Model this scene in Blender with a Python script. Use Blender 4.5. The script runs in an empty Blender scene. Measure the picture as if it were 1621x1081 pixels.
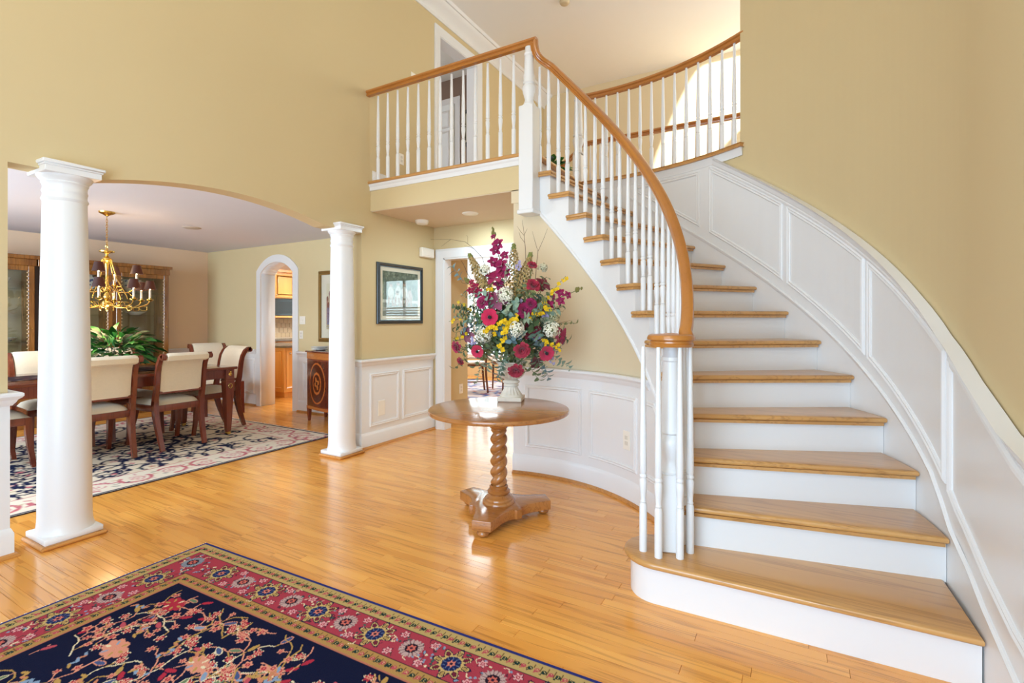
import bpy, math, random
import numpy as np
from mathutils import Vector, Matrix
S = bpy.context.scene
COL = S.collection
rnd = random.Random(7)
R_ = math.radians

# ------------------------------------------------------------------ camera, world, lights, exposure
H_EYE = 1.304
YAW = 29.5
cam_d = bpy.data.cameras.new('camera')
cam = bpy.data.objects.new('camera', cam_d); COL.objects.link(cam)
cam.location = (0, 0, H_EYE); cam.rotation_euler = (R_(90), 0, R_(YAW))
cam_d.sensor_width = 36.0; cam_d.lens = 36.0 * 785 / 1621
cam_d.shift_y = -(540.5 - 506) / 1621
cam_d.clip_start = 0.05
S.camera = cam
S.view_settings.view_transform = 'Standard'
S.view_settings.look = 'None'
S.view_settings.gamma = 1.0
S.view_settings.exposure = 0.92
S.view_settings.use_curve_mapping = False
S.cycles.diffuse_bounces = 6
S.cycles.max_bounces = 12
S.cycles.sample_clamp_indirect = 6.0
S.cycles.caustics_reflective = False
S.cycles.caustics_refractive = False

W = bpy.data.worlds.new('world'); S.world = W; W.use_nodes = True
bgn = W.node_tree.nodes['Background']
bgn.inputs[0].default_value = (0.86, 0.93, 1.0, 1); bgn.inputs[1].default_value = 1.3

def area(name, loc, rot, sx, sy, power, col, spread=180):
    d = bpy.data.lights.new(name, 'AREA'); d.shape = 'RECTANGLE'; d.size = sx; d.size_y = sy
    d.energy = power; d.color = col; d.spread = R_(spread)
    o = bpy.data.objects.new(name, d); COL.objects.link(o); o.location = loc
    o.rotation_euler = tuple(R_(a) for a in rot)
    return o
# breakfast and family window daylight
area('assumed_entry_light', (-0.95, -1.5, 1.25), (90, 0, 0), 2.6, 2.2, 100, (.51, .75, 1.0))  # assumed daylight from behind the camera; the wall there has no window
area('assumed_entry_upper_light', (-1.55, -1.5, 3.85), (90, 0, 0), 2.6, 2.0, 38, (.93, .94, .92))  # second assumed entry light, higher up before the same windowless wall
area('dining_fill_light', (-6.0, -0.85, 1.45), (78, 0, 0), 2.8, 1.7, 142, (.62, .82, 1.0))  # added area light for the dining room; no window built in that wall
area('breakfast_window_light', (-5.6, 9.78, 1.3), (-90, 0, 0), 3.3, 1.6, 16, (.74, .90, 1.0))
area('breakfast_fill_light', (-5.6, 7.9, 3.15), (0, 0, 0), 1.5, 1.5, 42, (.80, .92, 1.0))  # added area light brightening the breakfast room, no fixture there
area('family_window_light', (1.1, 9.78, 1.6), (-90, 0, 0), 1.55, 1.45, 62, (.74, .90, 1.0))
area('assumed_upper_hall_light', (1.85, 6.3, 4.0), (90, 0, 90), 2.0, 1.6, 42, (.72, .90, 1.0))  # assumed daylight from the right, area light before the added wall opening
area('kitchen_fill_light', (-7.6, 6.6, 2.38), (0, 0, 0), 1.2, 1.2, 40, (1.0, .90, .74))  # added warm area light over the kitchen, no lamp built there
area('hall_fill_light', (-2.90, 4.25, 2.385), (0, 0, 0), .14, .14, 6, (.62, .84, 1.0))  # added fill for the dim hall, placed just under the vent
sun = bpy.data.lights.new('sun', 'SUN'); sun.energy = 9.0; sun.angle = R_(0.6); sun.color = (1, .96, .88)
suno = bpy.data.objects.new('sun', sun); COL.objects.link(suno)
_sd = Vector((-1.0, 0.62, -0.02)).normalized()
suno.rotation_euler = _sd.to_track_quat('-Z', 'Y').to_euler()

# ------------------------------------------------------------------ helpers
WM = {}
def lin(c):
    if isinstance(c, str):
        c = tuple(int(c[i:i + 2], 16) / 255 for i in (0, 2, 4))
    return tuple((x / 12.92 if x <= .04045 else ((x + .055) / 1.055) ** 2.4) for x in c[:3])

def link(name, me, parent=None):
    o = bpy.data.objects.new(name, me); COL.objects.link(o)
    WM[o.name] = Matrix()
    if parent is not None:
        o.parent = parent
    return o

def tag(o, label=None, cat=None, group=None, kind=None):
    if label: o['label'] = label
    if cat: o['category'] = cat
    if group: o['group'] = group
    if kind: o['kind'] = kind
    return o

def thing(name, label, cat, loc=(0, 0, 0), rz=0.0, group=None, kind=None):
    o = bpy.data.objects.new(name, None); COL.objects.link(o)
    o.empty_display_size = .1
    o.location = loc; o.rotation_euler = (0, 0, rz)
    WM[o.name] = Matrix.Translation(loc) @ Matrix.Rotation(rz, 4, 'Z')
    return tag(o, label, cat, group, kind)

def copy_tree(o, parent=None, loc=None, rz=None, label=None):
    c = o.copy(); COL.objects.link(c)
    if parent is not None: c.parent = parent
    if loc is not None: c.location = loc
    if rz is not None: c.rotation_euler = (0, 0, rz)
    if label: c['label'] = label
    WM[c.name] = Matrix.Translation(c.location) @ Matrix.Rotation(c.rotation_euler[2], 4, 'Z')
    for ch in list(o.children): copy_tree(ch, c)
    return c

class MB:
    def __init__(s): s.v = []; s.f = []
    def add(s, vs, fs):
        n = len(s.v); s.v += [tuple(p) for p in vs]; s.f += [tuple(i + n for i in f) for f in fs]; return s
    def box(s, x0, x1, y0, y1, z0, z1):
        return s.add([(x0, y0, z0), (x1, y0, z0), (x1, y1, z0), (x0, y1, z0), (x0, y0, z1), (x1, y0, z1), (x1, y1, z1), (x0, y1, z1)],
                     [(0, 3, 2, 1), (4, 5, 6, 7), (0, 1, 5, 4), (1, 2, 6, 5), (2, 3, 7, 6), (3, 0, 4, 7)])
    def cbox(s, x0, x1, y0, y1, z0, z1, c=.004):
        "box with chamfered edges"
        m = MB()
        P = {}
        def pt(ix, iy, iz, ax):
            k = (ix, iy, iz, ax)
            if k not in P:
                X, Y, Z = (x0, x1)[ix], (y0, y1)[iy], (z0, z1)[iz]
                sx, sy, sz = (1, -1)[ix], (1, -1)[iy], (1, -1)[iz]
                if ax != 0: X += sx * c
                if ax != 1: Y += sy * c
                if ax != 2: Z += sz * c
                P[k] = len(m.v); m.v.append((X, Y, Z))
            return P[k]
        F = m.f
        for i in (0, 1):
            q = [pt(i, 0, 0, 0), pt(i, 1, 0, 0), pt(i, 1, 1, 0), pt(i, 0, 1, 0)]; F.append(tuple(q if i else q[::-1]))
            q = [pt(0, i, 0, 1), pt(1, i, 0, 1), pt(1, i, 1, 1), pt(0, i, 1, 1)]; F.append(tuple(q[::-1] if i else q))
            q = [pt(0, 0, i, 2), pt(1, 0, i, 2), pt(1, 1, i, 2), pt(0, 1, i, 2)]; F.append(tuple(q if i else q[::-1]))
        for a in (0, 1):
            for b in (0, 1):
                F.append((pt(a, b, 0, 0), pt(a, b, 1, 0), pt(a, b, 1, 1), pt(a, b, 0, 1)))
                F.append((pt(a, 0, b, 0), pt(a, 1, b, 0), pt(a, 1, b, 2), pt(a, 0, b, 2)))
                F.append((pt(0, a, b, 1), pt(1, a, b, 1), pt(1, a, b, 2), pt(0, a, b, 2)))
                for d in (0, 1):
                    F.append((pt(a, b, d, 0), pt(a, b, d, 1), pt(a, b, d, 2)))
        s.add(m.v, m.f); s.fix = True
        return s
    def lathe(s, prof, seg=24, c=(0, 0, 0), cap=True):
        vs = []; fs = []; n = len(prof)
        for r, z in prof:
            for k in range(seg):
                a = 2 * math.pi * k / seg; vs.append((c[0] + r * math.cos(a), c[1] + r * math.sin(a), c[2] + z))
        for i in range(n - 1):
            for k in range(seg):
                k2 = (k + 1) % seg; fs.append((i * seg + k, i * seg + k2, (i + 1) * seg + k2, (i + 1) * seg + k))
        if cap:
            if prof[0][0] > 1e-5: fs.append(tuple(range(seg))[::-1])
            if prof[-1][0] > 1e-5: fs.append(tuple((n - 1) * seg + k for k in range(seg)))
        return s.add(vs, fs)
    def tube(s, pts, r, seg=8, cap=True):
        pts = [Vector(p) for p in pts]; n = len(pts)
        rs = r if hasattr(r, '__len__') else [r] * n
        vs = []; fs = []; up = None
        for i, p in enumerate(pts):
            t = (pts[min(i + 1, n - 1)] - pts[max(i - 1, 0)])
            t = t.normalized() if t.length > 1e-9 else Vector((0, 0, 1))
            if up is None:
                up = Vector((0, 0, 1)) if abs(t.z) < .9 else Vector((1, 0, 0))
            a = t.cross(up)
            if a.length < 1e-6: a = t.orthogonal()
            a.normalize(); b = t.cross(a).normalized(); up = -b if False else (a.cross(t)).normalized()
            for k in range(seg):
                q = 2 * math.pi * k / seg
                vs.append(p + (a * math.cos(q) + b * math.sin(q)) * rs[i])
        for i in range(n - 1):
            for k in range(seg):
                k2 = (k + 1) % seg; fs.append((i * seg + k, (i + 1) * seg + k, (i + 1) * seg + k2, i * seg + k2))
        if cap:
            fs.append(tuple(range(seg))); fs.append(tuple((n - 1) * seg + k for k in range(seg))[::-1])
        return s.add(vs, fs)
    def sweep(s, pts, norms, prof, closed=False, pclosed=True, cap=True):
        "profile (u along b = t x n, v along n) swept along pts with mitred corners"
        pts = [Vector(p) for p in pts]; n = len(pts)
        norms = [Vector(q) for q in (norms if isinstance(norms, list) else [norms] * n)]
        m = len(prof); vs = []; fs = []
        for i, p in enumerate(pts):
            N = norms[i].normalized(); ts = []
            if closed or i > 0:
                d = p - pts[i - 1]
                if d.length > 1e-9: ts.append(d.normalized())
            if closed or i < n - 1:
                d = pts[(i + 1) % n] - p
                if d.length > 1e-9: ts.append(d.normalized())
            bs = [t.cross(N).normalized() for t in ts]
            b = sum(bs, Vector()) ; b.normalize()
            k = 1 / max(.35, b.dot(bs[0]))
            for u, v in prof: vs.append(p + b * (u * k) + N * v)
        for i in range(n if closed else n - 1):
            j = (i + 1) % n
            for q in range(m if pclosed else m - 1):
                q2 = (q + 1) % m; fs.append((i * m + q, i * m + q2, j * m + q2, j * m + q))
        if cap and not closed and pclosed:
            fs.append(tuple(range(m))[::-1]); fs.append(tuple((n - 1) * m + q for q in range(m)))
        s.fix = True
        return s.add(vs, fs)
    def slab(s, poly, z0, z1, rad=.01, steps=3, bot=True):
        "polygon (CCW) extruded z0..z1 with rounded rim"
        n = len(poly); P = [Vector((p[0], p[1])) for p in poly]
        off = []
        for i in range(n):
            e1 = (P[i] - P[i - 1]); e2 = (P[(i + 1) % n] - P[i])
            if e1.length < 1e-9: e1 = e2
            if e2.length < 1e-9: e2 = e1
            e1.normalize(); e2.normalize()
            n1 = Vector((-e1.y, e1.x)); n2 = Vector((-e2.y, e2.x)); b = n1 + n2
            b = b.normalized() if b.length > 1e-6 else n1
            off.append(b / max(.5, b.dot(n1)))
        rings = []
        for k in range(steps + 1):
            a = math.pi / 2 * k / steps
            rings.append((rad * (1 - math.sin(a)), z0 + rad * (1 - math.cos(a)) if bot else z0))
            if not bot: rings = [(0, z0)]; break
        for k in range(steps + 1):
            a = math.pi / 2 * k / steps
            rings.append((rad * (1 - math.cos(a)), z1 - rad * (1 - math.sin(a))))
        vs = []; fs = []
        for o, z in rings:
            for i in range(n):
                q = P[i] + off[i] * o; vs.append((q.x, q.y, z))
        for k in range(len(rings) - 1):
            for i in range(n):
                j = (i + 1) % n; fs.append((k * n + i, k * n + j, (k + 1) * n + j, (k + 1) * n + i))
        fs.append(tuple(range(n))[::-1]); fs.append(tuple((len(rings) - 1) * n + i for i in range(n)))
        return s.add(vs, fs)
    def grid(s, fn, nu, nv):
        "fn(u,v) -> point for u,v in 0..1"
        vs = [fn(i / nu, j / nv) for j in range(nv + 1) for i in range(nu + 1)]
        fs = [(j * (nu + 1) + i, j * (nu + 1) + i + 1, (j + 1) * (nu + 1) + i + 1, (j + 1) * (nu + 1) + i) for j in range(nv) for i in range(nu)]
        return s.add(vs, fs)
    def ball(s, c, r, seg=10, rings=6, sz=1.0):
        prof = [(r * math.sin(math.pi * k / rings), -r * sz * math.cos(math.pi * k / rings)) for k in range(rings + 1)]
        return s.lathe(prof, seg, c, cap=False)
    def xf(s, M):
        s.v = [tuple(M @ Vector(p)) for p in s.v]; return s
    def merge(s, o, M=None):
        return s.add([tuple(M @ Vector(p)) for p in o.v] if M is not None else o.v, o.f)
    def build(s, name, mat, parent=None, smooth=35, world=False, solid=None, cols=None):
        me = bpy.data.meshes.new(name); me.from_pydata(s.v, [], s.f)
        if world and parent is not None: me.transform(WM[parent.name].inverted())
        import bmesh
        bm = bmesh.new(); bm.from_mesh(me)
        if getattr(s, 'fix', False): bmesh.ops.recalc_face_normals(bm, faces=bm.faces)
        bm.to_mesh(me); bm.free()
        if cols is not None:
            a = me.color_attributes.new('Col', 'FLOAT_COLOR', 'POINT')
            a.data.foreach_set('color', np.asarray(cols, dtype=np.float32).ravel())
        me.materials.append(mat); me.update()
        if smooth:
            me.shade_smooth(); me.set_sharp_from_angle(angle=R_(smooth))
        o = link(name, me, parent)
        if solid:
            md = o.modifiers.new('thick', 'SOLIDIFY'); md.thickness = solid; md.offset = 0
        return o

# ------------------------------------------------------------------ materials
def _mat(name):
    m = bpy.data.materials.new(name); m.use_nodes = True
    nt = m.node_tree; return m, nt, nt.nodes['Principled BSDF']
def N(nt, typ, **kw):
    n = nt.nodes.new(typ)
    for k, v in kw.items():
        if k in n.inputs.keys() if isinstance(k, str) else False: n.inputs[k].default_value = v
        else: setattr(n, k, v)
    return n
def setp(b, rough=.5, metal=0, coat=0, spec=.5, sheen=0):
    b.inputs['Roughness'].default_value = rough; b.inputs['Metallic'].default_value = metal
    b.inputs['Coat Weight'].default_value = coat; b.inputs['Coat Roughness'].default_value = .12
    b.inputs['Specular IOR Level'].default_value = spec; b.inputs['Sheen Weight'].default_value = sheen
def plain(name, c, rough=.5, metal=0, coat=0, spec=.5, var=.05, scale=6.0, bump=0.0, bscale=200.0, sheen=0, emit=None, es=0, trans=0):
    m, nt, b = _mat(name); setp(b, rough, metal, coat, spec, sheen)
    L = nt.links; tc = N(nt, 'ShaderNodeTexCoord')
    no = N(nt, 'ShaderNodeTexNoise'); no.inputs['Scale'].default_value = scale; no.inputs['Detail'].default_value = 3
    L.new(tc.outputs['Object'], no.inputs['Vector'])
    mx = N(nt, 'ShaderNodeMix', data_type='RGBA')
    c = lin(c)
    mx.inputs[6].default_value = (*[x * (1 - var) for x in c], 1); mx.inputs[7].default_value = (*[min(1, x * (1 + var)) for x in c], 1)
    L.new(no.outputs['Fac'], mx.inputs[0]); L.new(mx.outputs[2], b.inputs['Base Color'])
    if bump:
        n2 = N(nt, 'ShaderNodeTexNoise'); n2.inputs['Scale'].default_value = bscale; n2.inputs['Detail'].default_value = 2
        L.new(tc.outputs['Object'], n2.inputs['Vector'])
        bp = N(nt, 'ShaderNodeBump'); bp.inputs['Strength'].default_value = bump; bp.inputs['Distance'].default_value = .002
        L.new(n2.outputs['Fac'], bp.inputs['Height']); L.new(bp.outputs[0], b.inputs['Normal'])
    if emit is not None:
        b.inputs['Emission Color'].default_value = (*lin(emit), 1); b.inputs['Emission Strength'].default_value = es
    if trans:
        b.inputs['Transmission Weight'].default_value = trans
    return m
def wood(name, dark, mid, light, axis=0, sc=1.0, rough=.35, coat=.3, pv=False, ring=.5, spec=.5, rndoff=True):
    m, nt, b = _mat(name); setp(b, rough, 0, coat, spec)
    L = nt.links; tc = N(nt, 'ShaderNodeTexCoord'); vec = tc.outputs['Object']
    if pv:
        at = N(nt, 'ShaderNodeAttribute'); at.attribute_name = 'pv'; rf = at.outputs['Fac']
    else:
        oi = N(nt, 'ShaderNodeObjectInfo'); rf = oi.outputs['Random']
    mul = N(nt, 'ShaderNodeVectorMath', operation='SCALE'); mul.inputs[0].default_value = (17.3, 23.1, 11.7)
    L.new(rf, mul.inputs['Scale'])
    ad = N(nt, 'ShaderNodeVectorMath', operation='ADD'); L.new(vec, ad.inputs[0]); L.new(mul.outputs[0], ad.inputs[1])
    def stretched(along, across):
        mp = N(nt, 'ShaderNodeMapping'); s = [across * sc] * 3; s[axis] = along * sc; mp.inputs['Scale'].default_value = s
        L.new(ad.outputs[0], mp.inputs['Vector']); return mp.outputs[0]
    n1 = N(nt, 'ShaderNodeTexNoise'); n1.inputs['Scale'].default_value = 1; n1.inputs['Detail'].default_value = 2; n1.inputs['Distortion'].default_value = .4
    L.new(stretched(.6, 8), n1.inputs['Vector'])
    # growth rings: sine of the noise
    sn = N(nt, 'ShaderNodeMath', operation='MULTIPLY'); sn.inputs[1].default_value = 46.0; L.new(n1.outputs['Fac'], sn.inputs[0])
    si = N(nt, 'ShaderNodeMath', operation='SINE'); L.new(sn.outputs[0], si.inputs[0])
    rmp = N(nt, 'ShaderNodeMapRange'); rmp.inputs[1].default_value = .1; rmp.inputs[2].default_value = 1.0; L.new(si.outputs[0], rmp.inputs[0])
    n2 = N(nt, 'ShaderNodeTexNoise'); n2.inputs['Scale'].default_value = 1; n2.inputs['Detail'].default_value = 2
    L.new(stretched(2.6, 150), n2.inputs['Vector'])
    n3 = N(nt, 'ShaderNodeTexNoise'); n3.inputs['Scale'].default_value = 1; n3.inputs['Detail'].default_value = 2
    L.new(stretched(.8, 3), n3.inputs['Vector'])
    g = N(nt, 'ShaderNodeMath', operation='MULTIPLY'); L.new(rmp.outputs[0], g.inputs[0])
    n2r = N(nt, 'ShaderNodeMapRange'); n2r.inputs[1].default_value = .4; n2r.inputs[2].default_value = .62; L.new(n2.outputs['Fac'], n2r.inputs[0]); L.new(n2r.outputs[0], g.inputs[1])
    gm = N(nt, 'ShaderNodeMath', operation='MULTIPLY'); gm.inputs[1].default_value = ring; L.new(g.outputs[0], gm.inputs[0])
    c1 = N(nt, 'ShaderNodeMix', data_type='RGBA'); c1.inputs[6].default_value = (*lin(mid), 1); c1.inputs[7].default_value = (*lin(light), 1)
    n3r = N(nt, 'ShaderNodeMapRange'); n3r.inputs[1].default_value = .3; n3r.inputs[2].default_value = .7; L.new(n3.outputs['Fac'], n3r.inputs[0])
    if pv:
        av = N(nt, 'ShaderNodeMath', operation='MULTIPLY_ADD'); av.inputs[1].default_value = .45; L.new(n3r.outputs[0], av.inputs[0])
        pvm = N(nt, 'ShaderNodeMath', operation='MULTIPLY'); pvm.inputs[1].default_value = .6; L.new(rf, pvm.inputs[0]); L.new(pvm.outputs[0], av.inputs[2])
        L.new(av.outputs[0], c1.inputs[0])
    else: L.new(n3r.outputs[0], c1.inputs[0])
    c2 = N(nt, 'ShaderNodeMix', data_type='RGBA'); c2.inputs[7].default_value = (*lin(dark), 1)
    L.new(gm.outputs[0], c2.inputs[0]); L.new(c1.outputs[2], c2.inputs[6]); L.new(c2.outputs[2], b.inputs['Base Color'])
    bp = N(nt, 'ShaderNodeBump'); bp.inputs['Strength'].default_value = .05; bp.inputs['Distance'].default_value = .001
    L.new(g.outputs[0], bp.inputs['Height']); L.new(bp.outputs[0], b.inputs['Normal'])
    return m
def printed(name, rough=.8, spec=.2, bump=0.0, bscale=400, coat=0):
    m, nt, b = _mat(name); setp(b, rough, 0, coat, spec)
    at = N(nt, 'ShaderNodeAttribute'); at.attribute_name = 'Col'; nt.links.new(at.outputs['Color'], b.inputs['Base Color'])
    if bump:
        tc = N(nt, 'ShaderNodeTexCoord'); n2 = N(nt, 'ShaderNodeTexNoise'); n2.inputs['Scale'].default_value = bscale
        nt.links.new(tc.outputs['Object'], n2.inputs['Vector'])
        bp = N(nt, 'ShaderNodeBump'); bp.inputs['Strength'].default_value = bump; bp.inputs['Distance'].default_value = .004
        nt.links.new(n2.outputs['Fac'], bp.inputs['Height']); nt.links.new(bp.outputs[0], b.inputs['Normal'])
    return m
def glass(name, tint=(.93, .97, .95), alpha=.12, rough=.02):
    m = bpy.data.materials.new(name); m.use_nodes = True; nt = m.node_tree
    for n in list(nt.nodes): nt.nodes.remove(n)
    o = N(nt, 'ShaderNodeOutputMaterial'); t = N(nt, 'ShaderNodeBsdfTransparent'); t.inputs[0].default_value = (*tint, 1)
    g = N(nt, 'ShaderNodeBsdfGlossy'); g.inputs['Roughness'].default_value = rough
    fr = N(nt, 'ShaderNodeFresnel'); fr.inputs[0].default_value = 1.5
    ad0 = N(nt, 'ShaderNodeMath', operation='ADD'); ad0.inputs[1].default_value = alpha * .4; nt.links.new(fr.outputs[0], ad0.inputs[0])
    ge = N(nt, 'ShaderNodeNewGeometry'); iv = N(nt, 'ShaderNodeMath', operation='SUBTRACT'); iv.inputs[0].default_value = 1.0; nt.links.new(ge.outputs['Backfacing'], iv.inputs[1])
    ad = N(nt, 'ShaderNodeMath', operation='MULTIPLY'); nt.links.new(ad0.outputs[0], ad.inputs[0]); nt.links.new(iv.outputs[0], ad.inputs[1])
    mx = N(nt, 'ShaderNodeMixShader'); nt.links.new(ad.outputs[0], mx.inputs[0]); nt.links.new(t.outputs[0], mx.inputs[1]); nt.links.new(g.outputs[0], mx.inputs[2])
    nt.links.new(mx.outputs[0], o.inputs[0]); return m

M_WALL = plain('tan_wall_paint', 'd0bb90', .75, spec=.25, var=.015, scale=1.5, bump=.06, bscale=350)
M_DINW = plain('dining_wall_paint', 'ead0b4', .75, spec=.25, var=.015, scale=1.5, bump=.06, bscale=350)
M_CEIL = plain('ceiling_paint', 'f1f0ec', .85, spec=.15, var=.01)
M_DCEIL = plain('dining_ceiling_paint', 'dfdfe8', .85, spec=.15, var=.01)
M_WHITE = plain('white_trim_paint', 'e4e3e2', .32, spec=.45, var=.012, scale=3)
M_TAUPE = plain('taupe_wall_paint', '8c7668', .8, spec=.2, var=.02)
M_FLOOR = wood('oak_floor', '8f501f', 'dd9440', 'f3b055', 0, 1.0, .24, .4, pv=True, ring=.48)
M_OAK = wood('oak_tread', '85572d', 'bd8a4e', 'd09e60', 0, 1.0, .28, .35, ring=.5)
M_RAIL = wood('oak_rail', '7a4516', 'a8682a', 'b97834', 1, .8, .28, .4, ring=.14)
M_SHOE = wood('oak_shoe', '7f4a1c', 'b87a3a', 'c98c48', 1, 1.0, .3, .3)
# ------------------------------------------------------------------ stair geometry numbers
RS = .195
CO = (-1.708, 2.493); RO = 2.30          # outer wall circle
CI = (-1.781, 2.409); RN = 1.285         # inner end of treads
RSTR = 1.315; RWALL = 1.328
T0 = 5.383; DT = 7.457
ZL = 2.71; ZS = 2.41; ZC = 5.15
def th(n): return R_(T0 + DT * (n - 2))
def nline(a):                              # height of the nosing line at angle a (rad)
    return RS * (2 + (math.degrees(a) - T0) / DT)
def pco(a, r=RO): return (CO[0] + r * math.cos(a), CO[1] + r * math.sin(a))
def pci(a, r=RSTR): return (CI[0] + r * math.cos(a), CI[1] + r * math.sin(a))
def interp(x, xs, ys): return float(np.interp(x, xs, ys))
XW = CO[0] + RO                            # straight part of the outer wall
def s_pt(s, r=RO):
    "point and inward normal at arc length s along the outer wall (s<0 straight part)"
    if s < 0: return (CO[0] + r, CO[1] + s), (-1, 0, 0)
    a = s / RO; return pco(a, r), (-math.cos(a), -math.sin(a), 0)
def s_line(s): return nline(s / RO)
def cap_z(s):
    if s > .5: return s_line(s) + .84
    return interp(s, [-1.1, -.75, -.48, -.15, .2, .5], [.90, .915, .965, 1.085, 1.235, s_line(.5) + .84])
def skirt_z(s):
    if s > .4: return s_line(s) + .105
    return interp(s, [-.9, -.47, -.18, .2, .4], [.19, .226, .298, .43, s_line(.4) + .105])

# ------------------------------------------------------------------ floor with planks
fl = MB().box(-9.4, 2.1, -1.7, 9.7, -.12, -.006).build('floor', M_FLOOR, smooth=0)
tag(fl, 'glossy golden oak strip floor running through foyer, hall and dining room', 'floor', kind='structure')
PW = .0572
def add_pv(me, vals):
    a = me.attributes.new('pv', 'FLOAT', 'POINT'); a.data.foreach_set('value', np.asarray(vals, dtype=np.float32))
def plank_mb(m, x0, x1, y0, y1, c=.0011):
    z = 0.0
    m.add([(x0, y0, -.004), (x1, y0, -.004), (x1, y1, -.004), (x0, y1, -.004),
           (x0 + c, y0 + c, z), (x1 - c, y0 + c, z), (x1 - c, y1 - c, z), (x0 + c, y1 - c, z)],
          [(4, 5, 6, 7), (0, 1, 5, 4), (1, 2, 6, 5), (2, 3, 7, 6), (3, 0, 4, 7)])
pr = random.Random(3)
near = []; rest = MB(); restv = []
y = -1.6
while y < 9.6:
    x = -9.3 - pr.random() * .9
    x_end = 2.0
    while x < x_end:
        l = pr.choice([.3, .45, .6, .75, .9, 1.1, 1.3]) * pr.uniform(.85, 1.15)
        x1 = min(x + l, x_end)
        xm, ym = (x + x1) / 2, y + PW / 2
        d = -math.sin(R_(YAW)) * xm + math.cos(R_(YAW)) * ym
        la = math.cos(R_(YAW)) * xm + math.sin(R_(YAW)) * ym
        vis = d > .9 and abs(la / d) < 1.05 and 1.304 / d * 785 < 590
        onrug = (-2.9 < xm < -.4 and ym < 1.65)
        behind = xm > -.55 and ym > 2.3
        if vis and not onrug and not behind and -4.3 < xm < .62 and ym < 4.4: near.append((d, x, x1, y))
        else:
            plank_mb(rest, max(x, -9.3), x1, y, y + PW); restv += [pr.random()] * 8
        x = x1
    y += PW
near.sort()
for d, x, x1, y in near[300:]:
    plank_mb(rest, x, x1, y, y + PW); restv += [pr.random()] * 8
for d, x, x1, y in near[:300]:
    m = MB(); plank_mb(m, x, x1, y, y + PW); o = m.build('plank', M_FLOOR, fl, smooth=0); add_pv(o.data, [pr.random()] * 8)
o = rest.build('floor_boards', M_FLOOR, fl, smooth=0); add_pv(o.data, restv); tag(o, kind='stuff')
add_pv(fl.data, [.0] * 8)

# ------------------------------------------------------------------ walls
def struct(name, mb, mat, label, cat='wall', **k):
    o = mb.build(name, mat, **k); return tag(o, label, cat, kind='structure')
XA, XB = -3.75, -3.91
def arch_z(y):
    t = (y - 2.275) / .86
    return 2.172 + (.115 * (1 - t * t) if abs(t) < 1 else 0)
m = MB()
m.box(XB, XA, -1.6, 1.006, 0, ZC)
ys = [1.006, 1.2, 1.415] + [1.415 + 1.72 * k / 28 for k in range(1, 28)] + [3.135, 3.35, 3.575]
for a, b in zip(ys, ys[1:]):
    za, zb = arch_z(a), arch_z(b)
    m.add([(XA, a, za), (XA, b, zb), (XA, b, ZC), (XA, a, ZC), (XB, a, za), (XB, b, zb), (XB, b, ZC), (XB, a, ZC)],
          [(0, 1, 2, 3), (5, 4, 7, 6), (1, 0, 4, 5)])
m.box(XB, XA, 3.575, 4.835, 0, ZC)
m.box(XB, XA, 4.835, 5.36, 0, ZL)
m.box(XB, XA, 5.36, 5.66, ZS, ZL)
m.box(XB, XA, 4.835, 5.66, 4.767, ZC)
m.box(XB, XA, 5.66, 7.75, ZS, ZC)
wl = struct('wall_left', m, M_WALL, 'tall tan foyer wall with wide low arch opening onto dining room', smooth=0)

PROF_RAIL = [(-.036, 0), (-.036, .008), (-.026, .014), (-.018, .020), (-.004, .026), (.008, .040), (.016, .046), (.030, .046), (.036, .038), (.036, 0)]
PROF_BASE = [(-.07, 0), (-.07, .014), (.040, .014), (.050, .010), (.056, .008), (.066, .004), (.07, 0)]
PROF_SHOE = [(-.012, 0), (-.012, .020), (-.004, .020), (.006, .014), (.012, .004), (.012, 0)]
PROF_PAN = [(-.017, 0), (-.017, .006), (-.010, .012), (0, .009), (.008, .014), (.016, .006), (.017, 0)]
PROF_CAS = [(-.055, 0), (-.055, .018), (-.030, .022), (-.010, .016), (.035, .012), (.052, .010), (.055, 0)]
ZV = Vector((0, 0, 1))
def hrail(pts, norms, prof, name, mat, parent, flip=False):
    "horizontal moulding; profile u runs upwards"
    m = MB(); P = [Vector(p) for p in pts]
    t = (P[1] - P[0]).normalized(); n0 = Vector(norms[0] if isinstance(norms, list) else norms)
    up = t.cross(n0)
    pr_ = prof if up.z > 0 else [(-u, v) for u, v in prof]
    m.sweep(pts, norms, pr_)
    return m.build(name, mat, parent, smooth=25)
def frame(pts, norms, prof, name, mat, parent):
    m = MB(); m.sweep(pts, norms, prof, closed=True); return m.build(name, mat, parent, smooth=25)
def xpanel(y0, y1, z0, z1, X, nx, parent):
    n = Vector((nx, 0, 0)); p = [(X, y0, z0), (X, y1, z0), (X, y1, z1), (X, y0, z1)]
    return frame(p, n, PROF_PAN, 'panel', M_WHITE, parent)
def ypanel(x0, x1, z0, z1, Y, ny, parent):
    n = Vector((0, ny, 0)); p = [(x0, Y, z0), (x1, Y, z0), (x1, Y, z1), (x0, Y, z1)]
    return frame(p, n, PROF_PAN, 'panel', M_WHITE, parent)

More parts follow.
